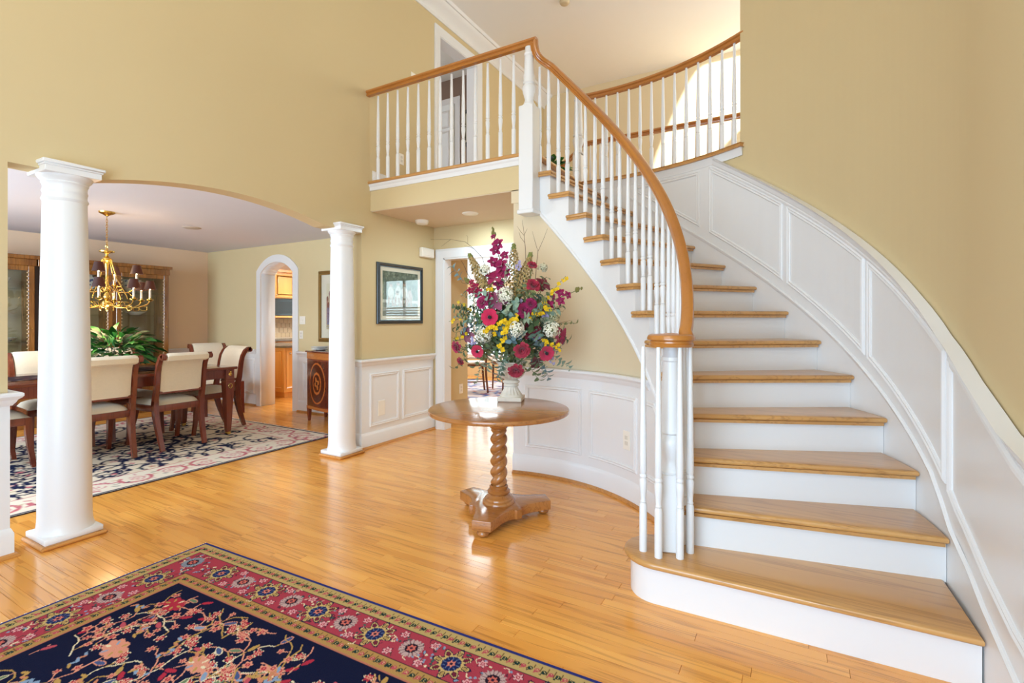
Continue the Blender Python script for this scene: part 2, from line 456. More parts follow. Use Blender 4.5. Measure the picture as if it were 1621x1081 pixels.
# hall part of the left wall: wainscot, rail, base, panels (wraps round the opening jamb)
wl_w = MB(); wl_w.box(XB - .006, XA + .008, 3.568, 4.70, .02, .87)
wl_w.build('wainscot', M_WHITE, wl, smooth=0)
j = [(XB - .006, 3.568), (XA + .008, 3.568), (XA + .008, 4.715)]
def wrap(z, pts, norms, prof, name, mat, parent): return hrail([(p[0], p[1], z) for p in pts], norms, prof, name, mat, parent)
nn = [Vector((0, -1, 0)), Vector((1, -1, 0)), Vector((1, 0, 0))]
def lrail(z, pts, outn, prof, name, mat, parent):
    "horizontal moulding along a 2D polyline, profile v outwards, u up"
    m = MB(); P = [Vector((p[0], p[1], 0)) for p in pts]; n = len(P); vs = []; fs = []; k = len(prof)
    for i in range(n):
        ns = []
        if i > 0: ns.append(Vector(outn[i - 1]))
        if i < n - 1: ns.append(Vector(outn[i]))
        b = sum(ns, Vector()); b.normalize(); q = 1 / max(.4, b.dot(ns[0]))
        for u, v in prof: vs.append((P[i].x + b.x * v * q, P[i].y + b.y * v * q, z + u))
    for i in range(n - 1):
        for a in range(k):
            c = (a + 1) % k; fs.append((i * k + a, i * k + c, (i + 1) * k + c, (i + 1) * k + a))
    fs.append(tuple(range(k))); fs.append(tuple((n - 1) * k + a for a in range(k)))
    m.add(vs, fs); m.fix = True
    return m.build(name, mat, parent, smooth=25)
on = [(0, -1, 0), (1, 0, 0)]
lrail(.868, j, on, PROF_RAIL, 'chair_rail', M_WHITE, wl)
lrail(.090, j, on, PROF_BASE, 'baseboard', M_WHITE, wl)
lrail(.012, [(XB - .006, 3.555), (XA + .022, 3.555), (XA + .022, 4.715)], on, PROF_SHOE, 'shoe_moulding', M_SHOE, wl)
xpanel(3.69, 4.09, .228, .737, XA + .008, 1, wl)
xpanel(4.18, 4.64, .228, .737, XA + .008, 1, wl)
# near pier of the left wall
MB().box(XB - .006, XA + .008, -1.5, 1.013, .02, .87).build('wainscot', M_WHITE, wl, smooth=0)
j2 = [(XA + .008, -1.5), (XA + .008, 1.013), (XB - .006, 1.013)]; on2 = [(1, 0, 0), (0, 1, 0)]
lrail(.868, j2, on2, PROF_RAIL, 'chair_rail', M_WHITE, wl)
lrail(.090, j2, on2, PROF_BASE, 'baseboard', M_WHITE, wl)
lrail(.012, [(XA + .022, -1.5), (XA + .022, 1.027), (XB - .006, 1.027)], on2, PROF_SHOE, 'shoe_moulding', M_SHOE, wl)

# crown moulding along the foyer ceiling
PROF_CROWN = [(-.10, 0), (-.10, .012), (-.085, .022), (-.07, .022), (-.055, .03), (-.02, .055), (.02, .095), (.05, .125), (.065, .132), (.065, .150), (.085, .155), (.10, .165), (.10, 0)]
cr = hrail([(XA, -1.5, 5.05), (XA, 7.75, 5.05)], Vector((1, 0, 0)), PROF_CROWN, 'trim_1', M_WHITE, None)
tag(cr, 'white crown moulding between tan foyer wall and upper ceiling', 'moulding', kind='structure')

# hall back wall with the cased doorway
m = MB(); YB = 4.72
m.box(-3.75, -3.60, YB, YB + .12, 0, ZS); m.box(-2.62, -2.0, YB, YB + .12, 0, ZS); m.box(-3.60, -2.62, YB, YB + .12, 2.03, ZS)
wb = struct('wall_hall_back', m, M_WALL, 'tan hall wall pierced by white cased doorway under the landing', smooth=0)
m = MB(); m.sweep([(-3.655, YB, 0), (-3.655, YB, 2.085), (-2.565, YB, 2.085), (-2.565, YB, 0)], Vector((0, -1, 0)), PROF_CAS)
m.build('casing', M_WHITE, wb, smooth=25)
m = MB(); m.box(-3.602, -3.585, YB - .004, YB + .125, 0, 2.03); m.box(-2.635, -2.618, YB - .004, YB + .125, 0, 2.03); m.box(-3.602, -2.618, YB - .004, YB + .125, 2.015, 2.032)
m.build('jamb', M_WHITE, wb, smooth=0)
# passage wall beyond and hall right wall
wp = struct('wall_passage', MB().box(-3.745, -3.70, YB + .12, 5.36, 0, ZS), M_WALL, 'narrow tan passage wall seen through hall doorway, with outlet', smooth=0)
whr = struct('wall_hall_right', MB().box(-2.125, -2.03, 3.80, YB, 0, ZS), M_WALL, 'hall side wall behind the curved stair wall', smooth=0)

# dining room
m = MB()
m.box(-8.5, -8.4, -.95, 4.87, 0, ZS)
wdb = struct('wall_dining_back', m, M_DINW, 'warm tan dining room wall behind the china cabinet', smooth=0)
wdf = struct('wall_dining_front', MB().box(-8.5, XB, -1.05, -.95, 0, ZS), M_DINW, 'solid dining room wall at near side', smooth=0)
# end wall with arched doorway
YD = 4.65; YD2 = 4.87; ac = -6.60
def seg_arch(hw, R, zc, n=20):
    return [(ac + hw * math.cos(math.pi * 0) if False else ac - hw + 2 * hw * k / n, zc + math.sqrt(max(0, R * R - (-hw + 2 * hw * k / n) ** 2))) for k in range(n + 1)]
arc_in = seg_arch(.372, .506, 1.648); arc_out = seg_arch(.48, .616, 1.648)
m = MB(); m.box(-8.4, ac - .372, YD, YD2, 0, ZS); m.box(ac + .372, XB, YD, YD2, 0, ZS)
for (xa, za), (xb, zb) in zip(arc_in, arc_in[1:]):
    m.add([(xa, YD, za), (xb, YD, zb), (xb, YD, ZS), (xa, YD, ZS), (xa, YD2, za), (xb, YD2, zb), (xb, YD2, ZS), (xa, YD2, ZS)],
          [(0, 1, 2, 3), (5, 4, 7, 6), (1, 0, 4, 5)])
wde = struct('wall_dining_end', m, plain('olive_tan_wall_paint', 'd2c096', .75, spec=.25, var=.015), 'olive tan dining room end wall with white arched kitchen doorway', smooth=0)
mid = seg_arch(.426, .561, 1.648)
m = MB(); m.sweep([(ac - .426, YD, 0)] + [(x, YD, z) for x, z in mid] + [(ac + .426, YD, 0)], Vector((0, -1, 0)), [(-.054, 0), (-.054, .014), (-.03, .018), (0, .014), (.03, .022), (.054, .024), (.054, 0)])
m.build('arch_casing', M_WHITE, wde, smooth=30)
m = MB()
J = [(ac - .372, 0)] + arc_in + [(ac + .372, 0)]
for (xa, za), (xb, zb) in zip(J, J[1:]):
    m.add([(xa, YD - .002, za), (xb, YD - .002, zb), (xb, YD2 + .002, zb), (xa, YD2 + .002, za)], [(0, 1, 2, 3)])
m.build('arch_jamb', M_WHITE, wde, smooth=30, solid=.006)
for x0, x1 in ((-8.4, ac - .482), (ac + .482, XB)):
    MB().box(x0, x1, YD - .008, YD, .02, .83).build('wainscot', M_WHITE, wde, smooth=0)
    hrail([(x0, YD - .008, .82), (x1, YD - .008, .82)], Vector((0, -1, 0)), PROF_RAIL, 'chair_rail', M_WHITE, wde)
    hrail([(x0, YD - .008, .09), (x1, YD - .008, .09)], Vector((0, -1, 0)), PROF_BASE, 'baseboard', M_WHITE, wde)
    hrail([(x0, YD - .022, .012), (x1, YD - .022, .012)], Vector((0, -1, 0)), PROF_SHOE, 'shoe_moulding', M_SHOE, wde)
for a, b in ((-8.3, -7.93), (-7.84, -7.15), (-6.0, -5.6), (-5.5, -4.9), (-4.8, -4.2)): ypanel(a, b, .2, .70, YD - .008, -1, wde)
MB().box(-8.4, -8.392, -.9, YD, .02, .83).build('wainscot', M_WHITE, wdb, smooth=0)
hrail([(-8.392, -.9, .82), (-8.392, YD, .82)], Vector((1, 0, 0)), PROF_RAIL, 'chair_rail', M_WHITE, wdb)
hrail([(-8.392, -.9, .09), (-8.392, YD, .09)], Vector((1, 0, 0)), PROF_BASE, 'baseboard', M_WHITE, wdb)
cd = struct('ceiling_dining', MB().box(-8.5, XB, -1.05, YD2, ZS, ZS + .06), M_DCEIL, 'flat white dining room ceiling', 'ceiling', smooth=0)

# upper floor slab / landing with its soffit
poly = [(-3.75, 3.694), (-1.935, 3.694), (-1.925, 4.83)] + [pco(R_(a), 2.37) for a in range(95, -1, -4)] + [(2.0, 2.45), (2.0, 6.1), (-3.75, 6.1)]
m = MB(); n = len(poly)
m.add([(p[0], p[1], ZS) for p in poly] + [(p[0], p[1], ZL - .03) for p in poly],
      [tuple(range(n))[::-1], tuple(range(n, 2 * n))] + [(i, (i + 1) % n, n + (i + 1) % n, n + i) for i in range(n)])
fu = struct('floor_upper', m, M_WALL, 'upper landing slab with tan fascia over the hall', 'floor', smooth=0)
m = MB(); m.add([(p[0], p[1], ZL - .002) for p in poly], [tuple(range(n))]); m.build('landing_boards', M_OAK, fu, smooth=0)
# soffit ceiling of hall in ceiling paint
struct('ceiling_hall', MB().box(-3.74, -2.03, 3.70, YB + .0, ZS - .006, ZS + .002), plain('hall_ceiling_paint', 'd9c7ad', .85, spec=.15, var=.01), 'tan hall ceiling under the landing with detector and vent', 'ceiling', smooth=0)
# landing edge: oak nosing, white fascia moulding
m = MB(); m.slab([(-3.79, 3.655), (-1.97, 3.655), (-1.97, 3.80), (-3.79, 3.80)], ZL - .032, ZL, .014)
m.build('edge_nosing', M_OAK, fu, smooth=50)
hrail([(-3.75, 3.694, ZL - .06), (-1.97, 3.694, ZL - .06)], Vector((0, -1, 0)), [(-.035, 0), (-.035, .008), (-.02, .012), (.0, .012), (.012, .022), (.03, .026), (.03, 0)], 'edge_moulding', M_WHITE, fu)
hrail([(XA, 3.72, ZL + .06), (XA, 4.74, ZL + .06)], Vector((1, 0, 0)), [(-.06, 0), (-.06, .014), (.04, .014), (.06, .004), (.06, 0)], 'baseboard', M_WHITE, fu)

# upper shell
struct('ceiling', MB().box(-4.0, 2.1, -1.7, 7.9, ZC, ZC + .08), M_CEIL, 'high white foyer ceiling reaching over the upper hall', 'ceiling', smooth=0)
struct('wall_upper_far', MB().box(-3.91, 2.1, 7.75, 7.87, ZS, ZC), plain('cream_wall_paint', 'e0cfac', .75, spec=.2, var=.012), 'cream far wall of upper hall, lit by sun at right', smooth=0)
# right upper wall with an added opening, shaped to form the sun patch
m = MB(); WX0, WX1 = 2.0, 2.12
wy = [5.24 + (7.5 - 5.24) * k / 32 for k in range(33)]
def w_top(y): return interp(y, [5.24, 5.323, 5.41, 5.5, 5.63, 5.7], [3.6, 4.0, 4.32, 4.62, 5.0, 5.12])
def w_bot(y): return interp(y, [5.24, 5.75, 5.9, 6.05, 6.2, 6.4, 7.5], [3.0, 3.4, 3.75, 4.0, 4.15, 4.25, 4.3])
m.box(WX0, WX1, 2.33, wy[0], ZL, ZC); m.box(WX0, WX1, wy[-1], 7.75, ZL, ZC); m.box(.70, WX1, 2.33, 2.45, 0, ZC)
for ya, yb in zip(wy, wy[1:]):
    for f0, f1 in ((lambda y: ZL, w_bot), (w_top, lambda y: ZC)):
        m.add([(WX0, ya, f0(ya)), (WX0, yb, f0(yb)), (WX0, yb, f1(yb)), (WX0, ya, f1(ya)), (WX1, ya, f0(ya)), (WX1, yb, f0(yb)), (WX1, yb, f1(yb)), (WX1, ya, f1(ya))],
              [(3, 2, 1, 0), (4, 5, 6, 7), (0, 1, 5, 4), (2, 3, 7, 6)])
struct('wall_upper_right', m, M_WALL, 'upper hall side wall with opening shaped for the sun patch, out of view', smooth=0)
struct('wall_family_right', MB().box(2.0, 2.12, 2.33, 9.7, 0, ZL).box(-2.03, 2.1, 4.93, 5.0, 0, ZS), M_WALL, 'family room side wall, out of view', smooth=0)

# breakfast / family room beyond the hall
m = MB(); YF = 9.6
wins = [(-7.3, -3.9, .45, 2.0), (-7.3, -3.9, 2.2, 3.05), (.35, 1.9, .9, 2.35)]
m.box(-9.4, -7.3, YF, YF + .12, 0, 3.2); m.box(-7.3, -3.9, YF, YF + .12, 0, .45); m.box(-7.3, -3.9, YF, YF + .12, 2.0, 2.2); m.box(-7.3, -3.9, YF, YF + .12, 3.05, 3.2)
m.box(-3.9, .35, YF, YF + .12, 0, 3.2); m.box(.35, 1.9, YF, YF + .12, 0, .9); m.box(.35, 1.9, YF, YF + .12, 2.35, 3.2); m.box(1.9, 2.1, YF, YF + .12, 0, 3.2)
wfam = struct('wall_family_far', m, M_WALL, 'far window wall of breakfast room seen through hall doorway', smooth=0)
struct('ceiling_family', MB().box(-9.4, XB, 4.87, 9.7, 3.2, 3.26).box(XB, 2.1, 7.75, 9.7, 3.2, 3.26), M_CEIL, 'white breakfast room ceiling beyond the hall', 'ceiling', smooth=0)
struct('wall_kitchen_back', MB().box(-9.4, -9.25, 4.96, 9.7, 0, 3.2), plain('kitchen_wall_paint', 'efe0cf', .75, spec=.2, var=.01), 'pale kitchen wall behind the maple cabinets', smooth=0)
struct('wall_kitchen_side', MB().box(-9.4, -8.4, 4.87, 4.95, 0, 3.2), M_WALL, 'kitchen side wall, out of view', smooth=0)
M_PANE = glass('window_glass')
for k, (x0, x1, z0, z1) in enumerate(wins):
    w = thing('window_%d' % (k + 1), ['wide bright breakfast room window beyond the hall doorway', 'bright transom window above wide breakfast room window', 'family room window with blinds mirrored in framed photo'][k], 'window', (x0, YF, z0), kind='structure')
    m = MB(); m.sweep([(x0, YF, z0), (x1, YF, z0), (x1, YF, z1), (x0, YF, z1)], Vector((0, -1, 0)), PROF_CAS, closed=True); m.build('window_frame', M_WHITE, w, world=True)
    nm = max(1, round((x1 - x0) / .8))
    for q in range(1, nm):
        xx = x0 + (x1 - x0) * q / nm; MB().box(xx - .03, xx + .03, YF + .01, YF + .06, z0, z1).build('mullion', M_WHITE, w, world=True, smooth=0)
    for q in range(nm):
        a = x0 + (x1 - x0) * q / nm; b = x0 + (x1 - x0) * (q + 1) / nm
        MB().box(a, b, YF + .03, YF + .036, z0, z1).build('pane', M_PANE, w, world=True, smooth=0)
    if k == 2:
        for q in range(11):
            zz = z0 + .04 + q * .066
            mm = MB().box(x0 + .05, x1 - .05, -.026, .026, -.003, .003); mm.xf(Matrix.Translation((0, YF - .05, zz)) @ Matrix.Rotation(.75, 4, 'X')); mm.build('blind_slat', M_WHITE, w, world=True, smooth=0)

# ------------------------------------------------------------------ outer stair wall (wall_right) with wainscot
A_END = 54.3
m = MB(); smin = -(CO[1] + 1.6)
ss = [smin, -3, -2, -1] + [RO * R_(a) for a in np.arange(0, A_END + .01, 1.81)]
ss[-1] = RO * R_(A_END)
def wall_strip(m, ss, z0, z1, r0, r1):
    for a, b in zip(ss, ss[1:]):
        (xa, ya), _ = s_pt(a, r0); (xb, yb), _ = s_pt(b, r0); (xc, yc_), _ = s_pt(a, r1); (xd, yd), _ = s_pt(b, r1)
        m.add([(xa, ya, z0), (xb, yb, z0), (xb, yb, z1), (xa, ya, z1), (xc, yc_, z0), (xd, yd, z0), (xd, yd, z1), (xc, yc_, z1)],
              [(1, 0, 3, 2), (4, 5, 6, 7), (2, 3, 7, 6)])
wall_strip(m, ss, 0, ZC, RO, RO + .13)
(xa, ya), _ = s_pt(ss[-1], RO); (xb, yb), _ = s_pt(ss[-1], RO + .13)
m.add([(xa, ya, 0), (xb, yb, 0), (xb, yb, ZC), (xa, ya, ZC)], [(0, 1, 2, 3)])
ss2 = [RO * R_(a) for a in np.linspace(A_END, 97, 20)]
wall_strip(m, ss2, 0, ZL - .03, RO, RO + .08)
wr = struct('wall_right', m, M_WALL, 'tall curved tan wall wrapping the outside of the staircase', smooth=30)
# white wainscot surface up to the cap
m = MB(); sw = [smin + .1, -3, -2, -1.1, -.75, -.48, -.3, -.15, 0] + [RO * R_(a) for a in np.arange(2, 96.5, 2.0)]
def cz(s): return min(cap_z(s), ZL - .02)
for a, b in zip(sw, sw[1:]):
    (xa, ya), _ = s_pt(a, RO - .006); (xb, yb), _ = s_pt(b, RO - .006)
    m.add([(xa, ya, 0), (xb, yb, 0), (xb, yb, cz(b) - .02), (xa, ya, cz(a) - .02)], [(1, 0, 3, 2)])
m.build('wainscot', M_WHITE, wr, smooth=30)
def smould(sv, zf, prof, name, r=RO - .006):
    pts = []; nn = []
    for s in sv:
        p, n_ = s_pt(s, r); pts.append((p[0], p[1], zf(s))); nn.append(Vector(n_))
    m = MB(); t = Vector(pts[1]) - Vector(pts[0]); up = t.cross(nn[0])
    m.sweep(pts, nn, prof if up.z > 0 else [(-u, v) for u, v in prof]); return m.build(name, M_WHITE, wr, smooth=25)
sc_ = [smin + .1, -2, -1.1, -.9, -.75, -.6, -.48, -.32, -.15, 0, .1, .2, .3, .4, .5] + [RO * R_(a) for a in np.arange(15, 61.7, 1.8)]
PROF_CAP = [(-.080, 0), (-.080, .008), (-.066, .014), (-.056, .012), (-.048, .02), (-.02, .028), (-.006, .05), (0, .055), (0, 0)]
smould(sc_, lambda s: cap_z(s) + .0, PROF_CAP, 'chair_rail')
sk_ = [smin + .1, -2, -.9, -.6, -.47, -.3, -.18, 0, .2, .3, .4] + [RO * R_(a) for a in np.arange(12, 84, 2.0)]
smould(sk_, skirt_z, [(-.022, 0), (-.022, .006), (-.012, .012), (-.002, .014), (.004, .006), (.004, 0)], 'skirt_moulding')
def panel_s(s0, s1, zb, zt):
    k = 10; P = []; NN = []
    for i in range(k + 1):
        s = s0 + (s1 - s0) * i / k; p, n_ = s_pt(s, RO - .006); P.append((p[0], p[1], zb(s))); NN.append(Vector(n_))
    for i in range(k, -1, -1):
        s = s0 + (s1 - s0) * i / k; p, n_ = s_pt(s, RO - .006); P.append((p[0], p[1], zt(s))); NN.append(Vector(n_))
    frame(P, NN, [(-u, v) for u, v in PROF_PAN], 'panel', M_WHITE, wr)
zb = lambda s: max(skirt_z(s) + .10, s_line(s) + .205) if s > .1 else skirt_z(s) + .13
zt = lambda s: min(cap_z(s) - .115, ZL - .13)
for a, b in ((64.4, 80), (44.5, 61.2), (25.9, 42.7), (6.9, 24.4)): panel_s(RO * R_(a), RO * R_(b), zb, zt)
panel_s(-.62, RO * R_(5.2), zb, zt)
panel_s(-1.5, -.70, zb, zt)

# front wall behind the camera (solid, no door or windows built), ground side only
m = MB(); m.box(-3.75, XW, -1.7, -1.6, 0, ZC)
struct('wall_front', m, M_WALL, 'entrance wall behind the viewer, out of view', smooth=0)
# ------------------------------------------------------------------ staircase
OVH = R_(1.0)
st = thing('staircase', 'curved staircase with oak treads, white risers and white stepped stringer', 'staircase', (-.5, 2.4, 0), kind='thing')
def tread_poly(n):
    a0 = th(n); a1 = th(n + 1) + OVH + R_(.4)
    inner = [pci(a0 + (a1 - a0) * k / 5, RN) for k in range(6)]
    outer = [pco(a0 + (a1 - a0) * k / 5, RO - .010) for k in range(6)]
    return outer + inner[::-1]
def p1_poly(off=0.0):
    "first tread with bullnose end"
    c = (-.555, 2.445); r = .172 - off; P = []
    yf = 2.272 + off
    P.append((XW - .012, 2.300 + off)); 
    back = [pco(th(2) + OVH + R_(.6), RO - .012), pci(th(2) + OVH + R_(.6), RN + .02)]
    P += back
    P.append((c[0] + .05, c[1] + r))
    for k in range(0, 15):
        a = R_(95 + 175 * k / 14); P.append((c[0] + r * math.cos(a), c[1] + r * math.sin(a)))
    return P
def build_tread(n, poly):
    m = MB(); m.slab(poly, n * RS - .030, n * RS, .013, steps=4)
    return m.build('tread', M_OAK, st, smooth=50, world=True)
build_tread(1, p1_poly())
for n in range(2, 14): build_tread(n, tread_poly(n))
# scotia strips below the nosings
for n in range(2, 14):
    a0 = th(n) + R_(.55); a1 = th(n + 1) + OVH
    pts = [pco(a0, RO - .02), pci(a0, RSTR - .022)] + [pci(a0 + (a1 - a0) * k / 4, RSTR - .022) for k in range(1, 5)]
    m = MB(); z = n * RS - .030
    P = [(p[0], p[1], z - .008) for p in pts]
    m.sweep(P, ZV, [(-.009, -.008), (-.009, .008), (.012, .008), (.004, -.006)]); m.build('scotia', M_OAK, st, smooth=40, world=True)
# risers
q = p1_poly(.03); q2 = [p for p in q]
m = MB(); k = len(q2)
m.add([(p[0], p[1], 0) for p in q2] + [(p[0], p[1], RS - .028) for p in q2], [(i, (i + 1) % k, k + (i + 1) % k, k + i) for i in range(k)])
m.fix = True; m.build('riser', M_WHITE, st, smooth=40, world=True)
for n in range(2, 15):
    a = th(n) + OVH if n < 14 else th(14) + OVH * .6
    p0, p1 = pci(a, RSTR), pco(a, RO - .008); b = a + R_(.6)
    p2, p3 = pco(b, RO - .008), pci(b, RSTR)
    zb_, zt_ = (n - 1) * RS - .01, (n * RS if n < 14 else ZL) - .028
    m = MB(); m.add([(p[0], p[1], z) for z in (zb_, zt_) for p in (p0, p1, p2, p3)],
                    [(0, 1, 5, 4), (1, 2, 6, 5), (2, 3, 7, 6), (3, 0, 4, 7), (4, 5, 6, 7), (3, 2, 1, 0)])
    m.build('riser', M_WHITE, st, smooth=0, world=True)
# stepped stringer on the inside
def low(a): return max(nline(a) - .478, 0.0)
m = MB()
edges = [R_(3.0)] + [th(n) + OVH for n in range(2, 15)] + [R_(100.0)]
for n in range(1, 15):
    a0, a1 = edges[n - 1], edges[n]; K = 4
    top = min(n * RS, ZL) - .028
    for k in range(K):
        a, b = a0 + (a1 - a0) * k / K, a0 + (a1 - a0) * (k + 1) / K
        pa, pb = pci(a, RSTR), pci(b, RSTR); qa, qb = pci(a, RSTR + .02), pci(b, RSTR + .02)
        m.add([(pa[0], pa[1], low(a)), (pb[0], pb[1], low(b)), (pb[0], pb[1], top), (pa[0], pa[1], top),
               (qa[0], qa[1], low(a)), (qb[0], qb[1], low(b)), (qb[0], qb[1], top), (qa[0], qa[1], top)],
              [(0, 1, 2, 3), (5, 4, 7, 6), (0, 4, 5, 1), (3, 2, 6, 7)])
    if n < 14:
        p = pci(a1, RSTR); q_ = pci(a1, RSTR + .02)
m.build('stringer', M_WHITE, st, smooth=30, world=True)
aa = [R_(a) for a in np.arange(24, 99, 2.0)]
m = MB(); m.sweep([(*pci(a, RSTR), low(a)) for a in aa], [Vector((-math.cos(a), -math.sin(a), 0)) for a in aa], [(-.012, 0), (-.012, .006), (-.004, .012), (.006, .010), (.012, .004), (.012, 0)])
m.build('stringer_moulding', M_WHITE, st, smooth=40, world=True)

# curved wall below the stringer
m = MB(); aw = [R_(a) for a in np.arange(1, 103.1, 2.0)]
def wtop(a): return min(nline(a) - .44, ZL - .05) if math.degrees(a) < 93 else 2.42
for a, b in zip(aw, aw[1:]):
    if wtop(b) < .03: continue
    pa, pb = pci(a, RWALL), pci(b, RWALL)
    m.add([(pa[0], pa[1], 0), (pb[0], pb[1], 0), (pb[0], pb[1], max(.02, wtop(b))), (pa[0], pa[1], max(.02, wtop(a)))], [(0, 1, 2, 3)])
pa = pci(aw[-1], RWALL)
m.add([(pa[0], pa[1], 0), (pa[0] - .02, pa[1] + .14, 0), (pa[0] - .02, pa[1] + .14, 2.6), (pa[0], pa[1], 2.6)], [(0, 1, 2, 3)])
# piece joining landing fascia and the curved wall
m.box(-2.10, -1.90, 3.70, 3.76, 2.3, ZL - .03)
m.fix = False
wu = struct('wall_understair', m, plain('lit_tan_wall_paint', 'd8c6a6', .75, spec=.25, var=.015, scale=1.5, bump=.06, bscale=350), 'curved tan wall beneath the staircase with white wainscot', smooth=30)  # same tan paint made paler, brighter light put into the colour
m = MB()
for a, b in zip(aw, aw[1:]):
    za, zb_ = min(.87, wtop(a) - .02), min(.87, wtop(b) - .02)
    if zb_ < .05: continue
    pa, pb = pci(a, RWALL - .006), pci(b, RWALL - .006)
    m.add([(pa[0], pa[1], 0), (pb[0], pb[1], 0), (pb[0], pb[1], zb_), (pa[0], pa[1], max(0.01, za))], [(0, 1, 2, 3)])
pa = pci(aw[-1], RWALL - .006)
m.add([(pa[0], pa[1], 0), (pa[0] - .02, pa[1] + .15, 0), (pa[0] - .02, pa[1] + .15, .87), (pa[0], pa[1], .87)], [(0, 1, 2, 3)])
m.build('wainscot', M_WHITE, wu, smooth=30)
def imould(d0, d1, z, prof, name, mat, r=RWALL - .006):
    A = [R_(a) for a in np.linspace(d0, d1, max(6, int(abs(d1 - d0) / 2)))]
    nn_ = [Vector((-math.cos(a), -math.sin(a), 0)) for a in A]; P = [(*pci(a, r), z) for a in A]
    t = Vector(P[1]) - Vector(P[0]); up = t.cross(nn_[0])
    m = MB(); m.sweep(P, nn_, prof if up.z > 0 else [(-u, v) for u, v in prof]); return m.build(name, mat, wu, smooth=25)
imould(103.2, 43.6, .868, PROF_RAIL, 'chair_rail', M_WHITE)
imould(103.2, 15.5, .09, PROF_BASE, 'baseboard', M_WHITE)
imould(103.2, 9.0, .012, PROF_SHOE, 'shoe_moulding', M_SHOE, RWALL - .020)
def ipanel(d0, d1, z0, z1):
    P = []; NN = []; k = 10
    for i in range(k + 1):
        a = R_(d0 + (d1 - d0) * i / k); P.append((*pci(a, RWALL - .006), z0)); NN.append(Vector((-math.cos(a), -math.sin(a), 0)))
    for i in range(k, -1, -1):
        a = R_(d0 + (d1 - d0) * i / k); zz = min(z1, nline(a) - .58); 
        P.append((*pci(a, RWALL - .006), max(zz, z0 + .02))); NN.append(Vector((-math.cos(a), -math.sin(a), 0)))
    frame(P, NN, PROF_PAN, 'panel', M_WHITE, wu)
ipanel(76.5, 97.7, .245, .742); ipanel(51.2, 71.8, .245, .742); ipanel(26, 47.5, .245, .742)

# ------------------------------------------------------------------ railings
def baluster_mb(x, y, z0, z1, seg=10):
    h = z1 - z0; hb = min(.22, h * .27); hv = hb + .13
    pr_ = [(.0, 0), (.0185, 0), (.0185, hb), (.0165, hb + .006), (.0125, hb + .012), (.0165, hb + .018), (.0125, hb + .024), (.0145, hb + .05), (.0185, hb + .09), (.0190, hv - .01), (.0135, hv), (.0185, hv + .006), (.0185, hv + .014), (.0135, hv + .02),
           (.0175, hv + .03), (.017, hv + .12), (.0135, hv + (h - hv) * .6), (.0098, h)]
    return MB().lathe(pr_, seg, (x, y, z0), cap=False)
def newel_mb(x, y, z0, z1, zb, w=.062, rz=0):
    "square block z0..zb, turned shaft to z1"
    m = MB(); b = MB().cbox(-w, w, -w, w, z0, zb, .006); m.merge(b, Matrix.Translation((x, y, 0)) @ Matrix.Rotation(rz, 4, 'Z'))
    h = z1 - zb
    pr_ = [(.052, zb), (.056, zb + .012), (.044, zb + .03), (.036, zb + .05), (.038, zb + .07), (.054, zb + .12), (.058, zb + .155), (.052, zb + .172), (.040, zb + .185), (.052, zb + .195), (.052, zb + .21), (.046, zb + .22),
           (.049, zb + .26), (.044, z1 - .25), (.038, z1 - .09), (.037, z1 - .075), (.043, z1 - .068), (.043, z1 - .052), (.036, z1 - .044), (.034, z1)]
    m.lathe(pr_, 20, (x, y, 0), cap=False); m.fix = True
    return m
PROF_HR = [(-.020, -.030), (-.024, -.018), (-.018, -.012), (-.018, -.004), (-.031, .004), (-.031, .014), (-.026, .024), (-.012, .030), (.012, .030), (.026, .024), (.031, .014), (.031, .004), (.018, -.004), (.018, -.012), (.024, -.018), (.020, -.030)]
def rail_sweep(m, pts, norms, prof=PROF_HR):
    "handrail: norms are horizontal side directions; profile v is up-perpendicular"
    P = [Vector(p) for p in pts]; n = len(P); vs = []; fs = []; k = len(prof)
    for i, p in enumerate(P):
        t = (P[min(i + 1, n - 1)] - P[max(i - 1, 0)]).normalized(); s_ = Vector(norms[i]); s_ = (s_ - t * s_.dot(t)).normalized(); up = s_.cross(t)
        if isinstance(norms, list) and hasattr(norms[i], 'flip'): up = -up
        if up.z < -1e-3: up = -up
        for u, v in prof: vs.append(p + s_ * u + up * v)
    for i in range(n - 1):
        for a in range(k):
            c = (a + 1) % k; fs.append((i * k + a, i * k + c, (i + 1) * k + c, (i + 1) * k + a))
    fs.append(tuple(range(k))); fs.append(tuple((n - 1) * k + a for a in range(k)))
    m.add(vs, fs); m.fix = True; return m

# main stair railing
RB = 1.335
NV = (-.514, 2.472)                       # volute newel
sr = thing('stair_railing', 'sweeping oak stair handrail on white balusters, ending in a volute', 'railing', (NV[0], NV[1], RS))
ZR = .845                                  # rail centre above nosing line
zv = 1.205
def zrail(a):
    z = nline(a) + ZR
    # easing at the volute
    lo = 1.207
    k = 18.0
    return lo + math.log(1 + math.exp((z - lo) * k)) / k
aR = [R_(a) for a in np.arange(3.5, 88.1, 2.0)]
pts = []; nm = []
cv = Vector((NV[0], NV[1], 0))
